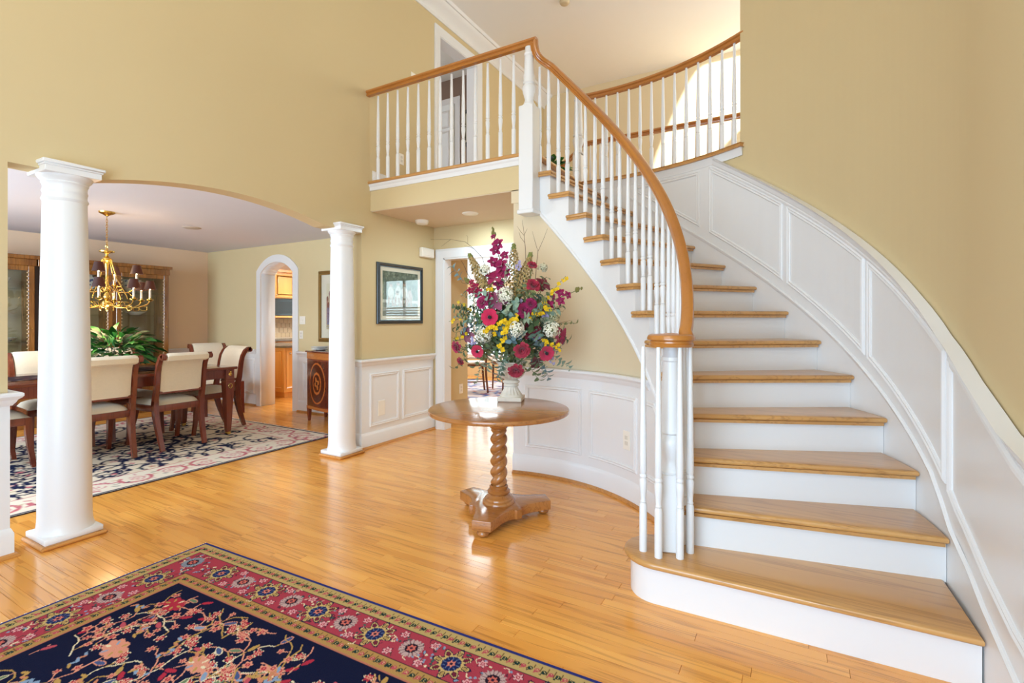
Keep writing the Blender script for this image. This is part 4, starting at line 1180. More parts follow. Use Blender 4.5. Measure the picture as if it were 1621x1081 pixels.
def anemone(px, py, r, c, dy=-.14):
    p = loc_px(px, py, dy); R = r / 218
    o, M_ = put('anemone', cup_mb(R * .88), fm(c), p, outward(p, 1.0), 'pink anemone with dark centre')
    k = MB().ball((0, 0, .012), R * .24, 8, 5); k.xf(M_); k.build('flower_centre', fm('231820'), o)
def lily(px, py, r, c, dy=-.08):
    p = loc_px(px, py, dy); o, M_ = put('lily', lily_mb(r / 218 * 1.1), fm(c), p, outward(p)); stem(p).build('stem', M_STEM, o)
def hydr(px, py, r, c=CRE, dy=-.11, n_=46):
    p = loc_px(px, py, dy); o, M_ = put('hydrangea', cluster_mb(r / 218, n_), fm(c, var=.12), p, outward(p)); k = MB().ball((0, 0, 0), r / 218 * .7, 8, 5); k.xf(M_); k.build('flower_core', fm('8d9468'), o)
for a in ((845, 452.6, 10, CRIM), (843.6, 420.6, 7, CRIM), (831, 491.7, 10.5, MAG), (841.6, 481.6, 8.5, MAG), (766, 479, 9, MAG), (827.4, 553.9, 11, 'a83346', -.17), (817.9, 585.9, 10.5, 'a83346', -.16),
          (725, 548.8, 9, 'a83350', -.05), (731, 571, 6, CRIM, -.05), (773, 470, 7, MAG)): rose(*a)
for a in ((777, 502.3, 13, 'c42a50'), (865.9, 558.6, 12, 'b83250'), (757.7, 555.6, 10, 'c0304f')): anemone(*a)
for a in ((889.6, 532.5, 12, 'a03050', -.03), (861.4, 449.6, 11, WINE, -.04), (786.8, 476, 14, MAUVE), (787, 436.5, 14, 'a01f52', -.02), (843, 521, 13, WINE), (741, 530, 11, '8f5565', -.03), (850, 574, 9, '6f3a3a', -.08)): lily(*a)
for a in ((802.3, 467.8, 12), (768.7, 427, 8, CRE, -.02, 26), (769, 527.7, 13), (818.9, 521.4, 12.5, CRE, -.15), (873.6, 522, 12), (877, 502, 9, 'd5cfa5', -.04, 30), (861, 424, 6.5, 'd9d5b8', 0, 18)): hydr(*a)
# blossom spikes
def spike(pts, blooms, c, dy=0.0, name='gladiolus', tipc=OLV):
    P = [loc_px(x, y, dy) for x, y in pts]
    o = MB().tube([Vector((0, 0, 0))] + P, [.003] * len(P) + [.0015], 5).build(name, M_STEM, fa)
    for x, y, r in blooms:
        p = loc_px(x, y, dy - .015); m = lily_mb(r / 218 * 1.02, 5); k = MB()
        for i in range(4): petal(m, r / 218 * .8, r / 218 * .9, i * 1.57, .5, .3, .05, 0.0, True)
        m.xf(Matrix.Translation(p) @ basis((fr_.uniform(-.6, .6) + p.x * .8, -1, .35))); m.build('blossom', fm(c), o, smooth=70)
    tip = P[-1]
    for k in range(6):
        p = P[-1].lerp(P[-2], k * .07); m = MB().ball((0, 0, 0), .006 + .0012 * k, 6, 4, 1.8); m.xf(Matrix.Translation(p + Vector((fr_.uniform(-.008, .008), 0, 0)))); m.build('bud', fm(tipc), o)
spike([(800, 470), (795, 420), (787, 390), (781, 361)], [(782, 374.6, 4), (789, 386, 9), (785.5, 396, 8), (800, 404, 7), (782, 414, 8), (794, 420, 11), (803, 431, 7), (792, 450, 9)], MAG)
spike([(840, 500), (875, 476), (905, 464), (921, 456)], [(900, 466.8, 6), (888, 463, 6.5), (888.7, 476, 6.5), (871.8, 482, 7), (876, 469.4, 5), (862, 488, 7)], MAG, -.04)
spike([(790, 500), (765, 470), (750, 452), (738, 441)], [(757.7, 463, 7), (753.3, 453.4, 6), (748, 446.6, 4.5), (746, 460, 5.5)], 'a52a4c', -.02)
# foxtail spikes
def foxtail(tip, base, r0, dy):
    A, B = loc_px(*tip, dy), loc_px(*base, dy); m = MB(); g = MB()
    n_ = 210
    for k in range(n_):
        t = k / n_; p = A.lerp(B, t); r = (.010 + (r0 / 218 - .010) * min(1, t * 2.0)) * fr_.uniform(.7, 1.15); a = k * 2.39996
        d = Vector((math.cos(a), math.sin(a), .4)); s_ = .0115 + .005 * t
        M_ = Matrix.Translation(p + Vector((math.cos(a) * r, math.sin(a) * r, 0))) @ basis(d) @ Matrix.Rotation(fr_.random() * 3, 4, 'Z')
        q_ = MB().add([(-s_, 0, .002), (0, -s_ * .6, -.001), (s_, 0, .002), (0, s_ * .6, -.001)], [(0, 1, 2, 3)])
        q_.add([(-s_ * .5, -s_ * .5, 0), (s_ * .5, -s_ * .5, .003), (s_ * .5, s_ * .5, 0), (-s_ * .5, s_ * .5, .003)], [(0, 1, 2, 3)])
        (g if t < .10 else m).merge(q_, M_)
    o = m.build('foxtail', fm('a98f5a', var=.3), fa, smooth=0); g.build('foxtail_tip', fm('868a48'), o, smooth=0)
    MB().tube([A, B, Vector((0, 0, 0))], .003, 5).build('stem', M_STEM, o)
foxtail((744.6, 402), (770, 456), 9.5, .02); foxtail((814.4, 386), (816, 474), 13, .02); foxtail((841.7, 400), (824, 470), 11.5, -.01)
# small yellow sprays
def sprig(pts, n_, c, dy, r=3.2, name='yellow_spray'):
    P = [loc_px(x, y, dy) for x, y in pts]
    o = MB().tube([Vector((0, -.02, .06))] + P, .0016, 4).build(name, M_STEM, fa); m = MB()
    L = len(P) - 1
    for k in range(n_):
        t = (k + .5) / n_ * L; i = min(int(t), L - 1); p = P[i].lerp(P[i + 1], t - i) + Vector((fr_.uniform(-.016, .016), fr_.uniform(-.02, .0), fr_.uniform(-.016, .016)))
        q_ = MB()
        for b in range(4): petal(q_, r / 218 * .92, r / 218 * .9, b * 1.57 + fr_.random(), 1.1, .2, .05, 0.0, True)
        q_.xf(Matrix.Translation(p) @ basis((fr_.uniform(-.8, .8), -1, fr_.uniform(-.3, .8)))); m.merge(q_)
    m.build('blossoms', fm(c), o, smooth=60)
sprig([(846, 500), (862, 480), (878, 458), (897, 437)], 16, YEL, -.06, 3.6); sprig([(838, 505), (856, 494), (871, 486)], 12, YEL, -.10, 4)
sprig([(808, 505), (804, 514), (798, 530), (793, 556)], 12, YEL, -.17, 4.4); sprig([(800, 505), (786, 518), (781, 528)], 7, YEL, -.17, 4.2); sprig([(822, 500), (812, 508), (806, 520)], 10, YEL, -.16, 3.8)
sprig([(770, 500), (746, 494), (728, 478)], 7, 'cbab30', -.02, 3.2); sprig([(760, 510), (735, 503), (712, 509)], 7, YEL, 0, 3); sprig([(765, 530), (740, 530), (719, 536)], 5, YEL, -.02, 3)
sprig([(860, 540), (873, 543), (891, 552)], 9, YEL, -.08, 3.4); sprig([(775, 515), (768, 522), (776, 526)], 6, YEL, -.15, 4); sprig([(782, 462), (775, 456)], 4, YEL, -.05, 3.4)
for p_ in (((822, 425), (822, 416)), ((846, 540), (852, 531)), ((866, 560), (878, 579)), ((862, 505), (868, 498)), ((752, 545), (748, 536)), ((826, 482), (820, 474))): sprig(p_, 6, 'a9a0c4', -.06, 2.8, 'lilac_spray')
# foliage sprays
def leafm(m, p, d, L, W_, droop=.3):
    d = Vector(d).normalized(); s_ = d.cross(Vector((fr_.uniform(-.4, .4), fr_.uniform(-.4, .4), 1)));
    if s_.length < .05: s_ = Vector((1, 0, 0))
    s_.normalize(); nrm = s_.cross(d)
    vs = []
    for t, w in ((0, .12), (.3, .9), (.65, .8), (1, .02)):
        c = p + d * L * t - Vector((0, 0, droop * L * t * t))
        vs += [c - s_ * W_ * w * .5 + nrm * W_ * .12 * w, c, c + s_ * W_ * w * .5 + nrm * W_ * .12 * w]
    m.add(vs, [(j * 3 + i, j * 3 + i + 1, (j + 1) * 3 + i + 1, (j + 1) * 3 + i) for j in range(3) for i in range(2)])
def spray_mb(L, n_, lw, kind):
    m = MB(); end = Vector((fr_.uniform(-.2, .2) * L, 0, L)); P = [Vector((0, 0, 0)).lerp(end, k / 4) + Vector((0, .06 * L * math.sin(k * .8), 0)) for k in range(5)]
    m.tube(P, .0018, 4)
    for k in range(n_):
        t = (k + 1) / n_; p = Vector((0, 0, 0)).lerp(end, t); s_ = 1 if k % 2 else -1; a = fr_.uniform(-.9, .9)
        leafm(m, p, (s_ * math.cos(a), math.sin(a), .55), lw * fr_.uniform(.8, 1.2), lw * (.62 if kind else .42))
    return m
sprays = []
GC = ['6f8a78', '86a08c', '5a7048', '48603a', '7c8250', '6f8c92', '93a084', '64764c']
for k in range(16): sprays.append((spray_mb(fr_.uniform(.11, .17), fr_.choice([7, 9, 11]), fr_.uniform(.045, .066), k % 2), fm(GC[k % len(GC)], var=.25)))
smesh = []
for mb, mt in sprays:
    o = mb.build('leaf_spray', mt, fa, smooth=60); smesh.append(o)
for k, o in enumerate(smesh): pass
def place_spray(i, p, d, first=[0]):
    o = smesh[i]
    if i in used_s: 
        c = o.copy(); COL.objects.link(c)
    else: c = o; used_s.add(i)
    M_ = Matrix.Translation(p) @ basis(d) @ Matrix.Rotation(fr_.random() * 6, 4, 'Z'); c.matrix_local = M_; return c
used_s = set()
kk_ = 0
for k in range(190):
    z = 1 - 1.75 * (k + .5) / 190; a = k * 2.39996; r = math.sqrt(max(0, 1 - z * z))
    d = Vector((r * math.cos(a), r * math.sin(a) * .85, z)); f_ = fr_.uniform(.2, 1.12)
    p = Vector((d.x * .27, d.y * .13 + .03, .26 + d.z * .25)) * 1.0
    p = CTR + (p - CTR) * f_
    if p.z < -.03 and abs(p.x) < .1: p.z = -.02
    dd = Vector((d.x, d.y, d.z - .15))
    place_spray(kk_ % 16, p, dd); kk_ += 1
for px, py, dx, dz, dy in ((765, 574, -.3, -1, -.05), (772, 552, -.5, -.7, -.12), (805, 560, -.4, -.9, -.14), (800, 572, -.3, -1, -.13), (839, 509, .3, .4, -.16), (746, 492, -1, .2, -.02), (760, 500, -1, .1, -.05), (860, 575, .4, -.9, -.05), (850, 560, .3, -1, -.08), (836, 572, .4, -.8, -.14),
                           (795, 575, -.2, -1, -.12), (875, 560, .7, -.7, -.04), (742, 560, -.5, -.8, -.02), (755, 540, -.8, -.5, -.06), (880, 515, 1, .1, 0), (735, 445, -.6, .6, .0), (800, 450, .2, 1, -.05), (850, 470, .5, .8, -.05)):
    place_spray(kk_ % 16, loc_px(px, py, dy), (dx, -.35, dz)); kk_ += 1
# bare curly twigs
def twig(pts, dy, brs=()):
    P = [loc_px(x, y, dy) for x, y in pts]; m = MB().tube([Vector((0, 0, .05))] + P, [.003] + list(np.linspace(.0026, .0009, len(P))), 5)
    for b in brs: m.tube([loc_px(x, y, dy) for x, y in b], [.0013] * (len(b) - 1) + [.0006], 4)
    m.build('twig', M_TWIG, fa, smooth=60)
twig([(775, 440), (765, 408), (752, 394), (738, 383), (715, 379), (683, 379)], .04, (((742, 386), (742, 376), (740, 372)), ((752, 394), (745, 391), (736, 389)), ((715, 379), (700, 390))))
twig([(834, 420), (833, 395), (831, 370), (828, 348)], .02, (((832, 374), (825, 366), (820, 358)), ((832, 384), (825, 375), (823, 367)), ((831, 372), (836, 362))))
twig([(849, 440), (852, 405), (853, 398), (862, 378), (868, 362)], .0, (((853, 398), (849, 385), (844, 366)),))
twig([(870, 500), (882, 486), (897, 482)], .0, (((880, 488), (892, 494), (896, 488)),))
twig([(745, 450), (733, 448), (728, 440)], .0)
twig([(868, 530), (885, 512), (905, 507)], .0); twig([(740, 430), (735, 418), (731, 412)], .02)
# ------------------------------------------------------------------ dining room
M_MAH = wood('mahogany', '32110a', '6b2c19', '85402a', 2, 1.5, .25, .5, ring=.45)
M_MAHT = wood('mahogany_top', '32110a', '642a18', '7c3b26', 1, 1.0, .16, .6, ring=.45)
M_FAB = plain('cream_damask', 'e9dfc8', .85, spec=.15, var=.05, scale=60, bump=.25, bscale=500, sheen=.2)
M_BRASS = plain('polished_brass', 'e6c06a', .2, 1.0, var=.05)
M_BURL = wood('burl_walnut', '3b1c0b', '7a4a20', 'a06a30', 2, 2.2, .22, .5, ring=.7)

# rug
IV, DN, PK, TAN2, GR2 = 'd8cbb4', '1b1f3c', 'b9656c', 'b99f80', '6d7468'
RX0, RX1, RY0, RY1 = -7.45, -4.475, -.35, 3.86
dv = Canvas(np.arange(0, RX1 - RX0 + .001, .012), np.arange(0, RY1 - RY0 + .001, .012), IV)
q = random.Random(4)
Wd, Ld = RX1 - RX0, RY1 - RY0
dv.rect(0, Wd, 0, Ld, 'd6c6ae')
for _ in range(420):                                    # navy scrolling vines with blossoms
    u, v = q.uniform(.40, Wd - .40), q.uniform(.40, Ld - .40); R = q.choice([.07, .09, .12, .16]); a = q.uniform(0, 6.3)
    dv.ring(u, v, R, .024, DN, a, a + q.uniform(2.2, 4.6))
    b = a; dv.disc(u + R * math.cos(b), v + R * math.sin(b), .028, DN)
    t = q.random()
    if t < .5: dv.flower(u, v, .035, q.choice([PK, IV, TAN2]), q.choice([IV, PK]), 6, DN if t < .25 else None)
    else: dv.leaf(u, v, .06, .024, a, q.choice([TAN2, GR2, PK]))
for e in range(2):
    pass
w = .37
for (a0, a1, b0, b1) in ((0, Wd, 0, w), (0, Wd, Ld - w, Ld), (0, w, 0, Ld), (Wd - w, Wd, 0, Ld)): dv.rect(a0, a1, b0, b1, 'd9ccb8')
def border_motif(u, v, rot):
    dv.ring(u, v, .105, .03, PK, rot, rot + 4.4); dv.ring(u, v, .06, .016, 'c78f8c', rot + 2, rot + 6); dv.flower(u, v, .04, 'c78088', IV, 6)
    for k in range(5):
        a = q.uniform(0, 6.3); dv.leaf(u + .13 * math.cos(a), v + .13 * math.sin(a), .055, .02, a, q.choice([PK, TAN2, GR2, 'c79a98']))
    dv.leaf(u + .05, v - .08, .045, .02, 1, DN)
k = .2
while k < Ld: border_motif(Wd - .19, k, q.random() * 6); border_motif(.19, k, q.random() * 6); k += .27
k = .2
while k < Wd: border_motif(k, .19, q.random() * 6); border_motif(k, Ld - .19, q.random() * 6); k += .27
for d0, d1, c in ((0, .03, '1d1c3c'), (.365, .375, PK)):
    dv.rect(d0, d1, d0, Ld - d0, c); dv.rect(Wd - d1, Wd - d0, d0, Ld - d0, c); dv.rect(d0, Wd - d0, d0, d1, c); dv.rect(d0, Wd - d0, Ld - d1, Ld - d0, c)
drug = thing('dining_rug', 'ivory oriental rug with navy scrolls and rose border under dining table', 'rug', (RX0, RY0, 0))
print_mesh('pile', dv, lambda u, v: (u, v, np.full_like(u, .0095)), printed('dining_rug_pile', .95, .1), drug)
MB().box(.002, Wd - .002, .002, Ld - .002, .001, .009).build('backing', plain('dining_rug_edge', '1d1c3c', .9), drug, smooth=0)
m = MB(); f = random.Random(2)
for k in range(240):
    u = k / 240 * Wd; L = f.uniform(.03, .05); d = f.uniform(-.01, .01)
    m.add([(u, Ld, .006), (u + .008, Ld, .006), (u + .008 + d, Ld + L, .003), (u + d, Ld + L, .003)], [(0, 1, 2, 3)])
o = m.build('fringe', plain('dining_fringe', 'efe6d8', .9), drug, smooth=0); tag(o, kind='stuff')

# table
DT0 = (-6.02, 2.31)
TW, TL, TH = 1.06, 2.12, .765
dt = thing('dining_table', 'long mahogany dining table with brass-mounted tapered legs', 'table', (DT0[0], DT0[1], .0095))
m = MB(); m.slab([(-TW / 2, -TL / 2), (TW / 2, -TL / 2), (TW / 2, TL / 2), (-TW / 2, TL / 2)], TH - .03, TH, .008, steps=2); m.build('tabletop', M_MAHT, dt, smooth=40)
ax, ay = TW / 2 - .07, TL / 2 - .07
for s_ in (-1, 1):
    MB().cbox(s_ * ax - .012, s_ * ax + .012, -ay, ay, TH - .13, TH - .03, .003).build('apron', M_MAH, dt, smooth=0)
    MB().cbox(-ax, ax, s_ * ay - .012, s_ * ay + .012, TH - .13, TH - .03, .003).build('apron', M_MAH, dt, smooth=0)
for sx in (-1, 1):
    for sy in (-1, 1):
        x, y = sx * ax, sy * ay
        def sq(r, z): return [(x - r, y - r, z), (x + r, y - r, z), (x + r, y + r, z), (x - r, y + r, z)]
        rings = [sq(.018, .028), sq(.024, .05), sq(.026, .09), sq(.048, TH - .18), sq(.048, TH - .165), sq(.053, TH - .16), sq(.053, TH - .145), sq(.046, TH - .14), sq(.046, TH - .03)]
        m = MB(); vs = sum(rings, []); fs = [(i * 4 + k, i * 4 + (k + 1) % 4, i * 4 + 4 + (k + 1) % 4, i * 4 + 4 + k) for i in range(len(rings) - 1) for k in range(4)]
        leg = m.add(vs, fs + [(3, 2, 1, 0)]).build('leg', M_MAH, dt, smooth=0)
        m = MB(); rr_ = [sq(.014, 0), sq(.020, .012), sq(.019, .03), sq(.015, .03)]; m.add(sum(rr_, []), [(i * 4 + k, i * 4 + (k + 1) % 4, i * 4 + 4 + (k + 1) % 4, i * 4 + 4 + k) for i in range(3) for k in range(4)] + [(3, 2, 1, 0)])
        m.build('brass_cap', M_BRASS, leg, smooth=0)
        m = MB()
        for (dx, dy) in ((sx, 0), (0, sy)):
            c = Vector((x + dx * .048, y + dy * .048, TH - .085)); n_ = Vector((dx, dy, 0))
            t_ = Matrix.Translation(c) @ basis(n_); b_ = MB().lathe([(0, .008), (.012, .006), (.016, .002), (.02, 0)], 10, cap=False); b_.xf(t_); m.merge(b_)
            b_ = MB(); ring_ = [(.020 * math.cos(a * .628), .026 * math.sin(a * .628), 0) for a in range(11)]; b_.tube(ring_, .0045, 6); b_.xf(Matrix.Translation(c - Vector((0, 0, .13)) + n_ * .001) @ basis(n_)); m.merge(b_)
            b_ = MB(); b_.ball((0, 0, 0), .012, 8, 5); b_.xf(Matrix.Translation(c + Vector((0, 0, .03)) + n_ * .004)); m.merge(b_)
        m.build('brass_mount', M_BRASS, leg, smooth=50)
# runner
rn = thing('table_runner', 'dark woven runner lying along the mahogany dining table', 'runner', (DT0[0], DT0[1], TH + .0095))
rv = Canvas(np.arange(0, .46, .012), np.arange(0, 1.55, .012), '3a2c30'); q = random.Random(8)
for k in range(120): rv.leaf(q.uniform(0, .45), q.uniform(0, 1.54), .06, .03, q.random() * 6, q.choice(['6d5a50', '8c7a6a', '241c28', '5a2c30']))
print_mesh('cloth', rv, lambda u, v: (u - .23, v - .77, np.full_like(u, .004)), printed('runner_weave', .9, .1), rn)

# chairs -- local: seat faces +Y, origin at floor centre
M_CHW = M_MAH
def rear_side(s_):
    "saber leg and scrolled stile in one swept piece (y,z) centre line"
    path = [(-.335, 0.0), (-.300, .10), (-.262, .22), (-.235, .34), (-.228, .44), (-.240, .52), (-.262, .60), (-.275, .70), (-.285, .78), (-.302, .85), (-.335, .91), (-.372, .938), (-.400, .935)]
    wy = [.018, .021, .025, .029, .031, .026, .024, .022, .021, .020, .020, .021, .024]
    wx = [.018, .019, .020, .021, .022, .020, .018, .018, .018, .018, .018, .018, .018]
    vs = []; fs = []
    n = len(path)
    for i, (y, z) in enumerate(path):
        a = path[max(0, i - 1)]; b = path[min(n - 1, i + 1)]; t = Vector((b[0] - a[0], b[1] - a[1])).normalized(); nx_ = Vector((t.y, -t.x))
        xc = s_ * (.198 + .022 * min(1, z / .45))
        for (ux, uy) in ((-1, -1), (1, -1), (1, 1), (-1, 1)):
            vs.append((xc + ux * wx[i], y + nx_.x * wy[i] * uy, max(0.0, z + nx_.y * wy[i] * uy)))
    for i in range(n - 1):
        for k in range(4): fs.append((i * 4 + k, i * 4 + (k + 1) % 4, i * 4 + 4 + (k + 1) % 4, i * 4 + 4 + k))
    fs += [(3, 2, 1, 0), tuple((n - 1) * 4 + k for k in range(4))]
    m = MB().add(vs, fs); m.fix = True
    m.tube([(s_ * .202, -.393, .922), (s_ * .238, -.393, .922)], .027, 12)
    return m
def make_chair(label):
    c = thing('dining_chair', label, 'chair', (0, 0,   .0115), group='cream upholstered dining chairs')
    for s_ in (-1, 1): rear_side(s_).build('rear_leg', M_CHW, c, smooth=40)
    for s_ in (-1, 1):
        pth = [(s_ * .232, .235, .44, .024), (s_ * .232, .240, .30, .023), (s_ * .233, .252, .16, .019), (s_ * .234, .275, 0, .016)]
        vs = []; fs = []
        for x, y, z, r in pth: vs += [(x - r, y - r, z), (x + r, y - r, z), (x + r, y + r, z), (x - r, y + r, z)]
        for i in range(3):
            for k in range(4): fs.append((i * 4 + k, i * 4 + (k + 1) % 4, i * 4 + 4 + (k + 1) % 4, i * 4 + 4 + k))
        m = MB().add(vs, fs + [(0, 1, 2, 3), (15, 14, 13, 12)]); m.fix = True; m.build('front_leg', M_CHW, c, smooth=30)
    # seat rails
    P = [(-.215, -.235), (.215, -.235), (.250, .255), (-.250, .255)]
    m = MB(); m.slab(P, .375, .440, .006, steps=2); m.build('seat_frame', M_CHW, c, smooth=40)
    # seat cushion, domed
    def seat(u, v):
        y = -.225 + .475 * v; hw_ = .205 + .037 * v; x = (u * 2 - 1) * hw_
        ex = 1 - abs(2 * u - 1) ** 5; ey = 1 - abs(2 * v - 1) ** 5
        return (x, y, .440 + .062 * (max(0, ex) * max(0, ey)) ** .45 * (.85 + .15 * math.cos((2 * u - 1) * 1.5)))
    MB().grid(seat, 14, 14).build('seat', M_FAB, c, smooth=60)
    # upholstered scroll back
    path = [(-.262, .575), (-.272, .68), (-.283, .77), (-.300, .85), (-.333, .912), (-.368, .942), (-.398, .946), (-.420, .930), (-.416, .905), (-.398, .897)]
    def back(off):
        L = []
        n = len(path)
        for i, (y, z) in enumerate(path):
            a = path[max(0, i - 1)]; b = path[min(n - 1, i + 1)]; t = Vector((b[0] - a[0], b[1] - a[1])).normalized(); nx_ = Vector((t.y, -t.x)); L.append((y + nx_.x * off, z + nx_.y * off))
        return L
    m = MB(); n = len(path)
    fr__, bk = back(.020), back(-.014)
    vs = []; fs = []
    for i in range(n):
        for x in (-.192, -.17, -.08, .08, .17, .192):
            k_ = .6 if abs(x) > .18 else 1.0
            vs.append((x, path[i][0] + (fr__[i][0] - path[i][0]) * k_, path[i][1] + (fr__[i][1] - path[i][1]) * k_))
    for i in range(n):
        for x in (-.192, -.17, -.08, .08, .17, .192):
            k_ = .6 if abs(x) > .18 else 1.0
            vs.append((x, path[i][0] + (bk[i][0] - path[i][0]) * k_, path[i][1] + (bk[i][1] - path[i][1]) * k_))
    o = n * 6
    for i in range(n - 1):
        for k in range(5):
            fs.append((i * 6 + k, i * 6 + k + 1, i * 6 + 7 + k, i * 6 + 6 + k)); fs.append((o + i * 6 + k + 1, o + i * 6 + k, o + i * 6 + 6 + k, o + i * 6 + 7 + k))
        for e in (0, 5): fs.append((i * 6 + e, i * 6 + 6 + e, o + i * 6 + 6 + e, o + i * 6 + e))
    for k in range(5): fs.append((k, k + 1, o + k + 1, o + k)); fs.append(((n - 1) * 6 + k, (n - 1) * 6 + k + 1, o + (n - 1) * 6 + k + 1, o + (n - 1) * 6 + k))
    m.add(vs, fs); m.fix = True; m.build('backrest', M_FAB, c, smooth=50)
    MB().cbox(-.20, .20, -.276, -.238, .555, .585, .004).build('back_rail', M_CHW, c, smooth=30)
    return c
ch = [  # x, y, heading (seat faces), label
    (-5.69, 2.10, 90, 'dining chair seen from behind, just right of the near column'),
    (-5.70, 2.74, 90, 'dining chair seen from behind, between plant and table end'),
    (-6.04, 1.45, 0, 'head dining chair at near table end, only its seat showing left of column'),
    (-6.48, 2.06, -90, 'far-side dining chair left of near column, facing viewer across table'),
    (-6.52, 2.72, -90, 'far-side dining chair half hidden behind leafy centrepiece'),
    (-6.06, 3.345, 180, 'head dining chair at far end of table, scrolled back in profile'),
    (-7.03, 4.02, -100, 'spare dining chair standing apart near corner beyond table end'),
]
c0 = None
for x, y, hd, lb in ch:
    # heading: seat faces -X when 90
    if c0 is None: c0 = make_chair(lb); c = c0; c.location = (x, y, .0115); c.rotation_euler = (0, 0, R_(hd))
    else: c = copy_tree(c0, None, (x, y, .0115), R_(hd), lb)
    if 'spare' in lb: c.location.z = 0

# leafy centrepiece
cp = thing('leafy_plant', 'lush green leafy plant in dark bowl on dining table', 'plant', (-6.0, 2.40, TH + .0095 + .004))
MB().lathe([(.07, 0), (.085, .004), (.075, .02), (.12, .06), (.135, .10), (.130, .125), (.118, .122), (.11, .09)], 24, cap=True).build('bowl', plain('dark_bowl', '3a2418', .35, coat=.4), cp)
GL = [plain('plant_leaf_%d' % k, c, .38, spec=.5, var=.25, scale=12) for k, c in enumerate(['2f7a2c', '1f5a24', '4f9a3a', '174a20'])]
lr_ = random.Random(9); proto = []
for k in range(4):
    m = MB(); s0 = fr_
    p = Vector((0, 0, 0)); 
    vs = []
    for t, w in ((0, .05), (.2, .7), (.5, 1), (.8, .55), (1, .02)):
        z = -.35 * t * t * .12
        vs += [(t * .12, -w * .028, z + .008 * w), (t * .12, 0, z), (t * .12, w * .028, z + .008 * w)]
    m.add(vs, [(j * 3 + i, j * 3 + i + 1, (j + 1) * 3 + i + 1, (j + 1) * 3 + i) for j in range(4) for i in range(2)])
    proto.append(m)
first = {}
for k in range(280):
    z = 1 - 1.2 * (k + .5) / 280; a = k * 2.39996; r = math.sqrt(max(0, 1 - z * z)); f_ = lr_.uniform(.45, 1.0)
    d = Vector((r * math.cos(a), r * math.sin(a), z)); p = Vector((d.x * .33, d.y * .33, .17 + d.z * .28)) * f_ + Vector((0, 0, .08 * (1 - f_)))
    M_ = Matrix.Translation(p) @ (Vector((d.x, d.y, d.z * .6 - .12)).to_track_quat('X', 'Z').to_matrix().to_4x4()) @ Matrix.Rotation(lr_.uniform(-.8, .8), 4, 'X') @ Matrix.Rotation(lr_.uniform(-.5, .5), 4, 'Z') @ Matrix.Scale(lr_.uniform(.75, 1.2), 4)
    i = k % 4
    if i not in first: o = proto[i].build('leaf', GL[i], cp, smooth=60); first[i] = o
    else: o = first[i].copy(); COL.objects.link(o)
    o.matrix_local = M_
m = MB()
for k in range(16):
    a = k * .7; m.tube([(0, 0, .1), (.06 * math.cos(a), .06 * math.sin(a), .18), (.17 * math.cos(a), .17 * math.sin(a), .2 + .1 * (k % 3))], .003, 4)
m.build('stems', plain('plant_stem', '3f5a2a', .7), cp)

# chandelier
CHX, CHY = -6.12, 2.38
chd = thing('chandelier', 'brass two-tier chandelier with black pleated candle shades over dining table', 'chandelier', (CHX, CHY, ZS))
MB().lathe([(.0, -.045), (.012, -.044), (.02, -.036), (.03, -.03), (.05, -.022), (.068, -.012), (.07, 0)], 24).build('canopy', M_BRASS, chd)
for k in range(11):
    z = -.05 - k * .0245; m = MB(); pts_ = [(.008 * math.cos(a * .628), 0, z - .016 + .017 * math.sin(a * .628)) for a in range(11)]
    m.tube(pts_, .0022, 5); 
    if k % 2: m.xf(Matrix.Rotation(math.pi / 2, 4, 'Z'))
    m.build('chain_link', M_BRASS, chd)
MB().tube([(.022 * math.cos(a * .628), 0, -.34 + .024 * math.sin(a * .628)) for a in range(11)], .004, 6).build('loop', M_BRASS, chd)
MB().lathe([(0, -.36), (.012, -.362), (.014, -.37), (.05, -.376), (.066, -.384), (.064, -.394), (.03, -.402), (.014, -.41), (.012, -.43), (.028, -.445), (.036, -.455), (.036, -.468), (.018, -.48), (.015, -.52), (.011, -.60), (.014, -.70), (.022, -.71), (.016, -.725), (.026, -.745), (.034, -.76), (.030, -.775), (.016, -.79), (.024, -.81), (.030, -.83), (.026, -.85), (.014, -.86),
            (.030, -.875), (.044, -.885), (.046, -.90), (.030, -.915), (.012, -.93), (.016, -.945), (.012, -.96), (0, -.972)], 20, cap=False).build('stem', M_BRASS, chd, smooth=60)
for k in range(4):
    a = k * math.pi / 2 + .6; c, s_ = math.cos(a), math.sin(a)
    MB().tube([(.035 * c, .035 * s_, -.462), (.05 * c, .05 * s_, -.47), (.05 * c, .05 * s_, -.50), (.10 * c, .10 * s_, -.66), (.19 * c, .19 * s_, -.82), (.20 * c, .20 * s_, -.85)], [.004, .006, .005, .0045, .0045, .003], 8).build('brace', M_BRASS, chd)
M_SHADE = plain('black_pleated_shade', '1c100c', .7, var=.25, scale=80, emit='6a2a0c', es=.22)
M_CAND = plain('candle_sleeve', 'f1ebdd', .5)
M_BULB = plain('bulb', 'fff0d0', .3, emit='ffc878', es=45)
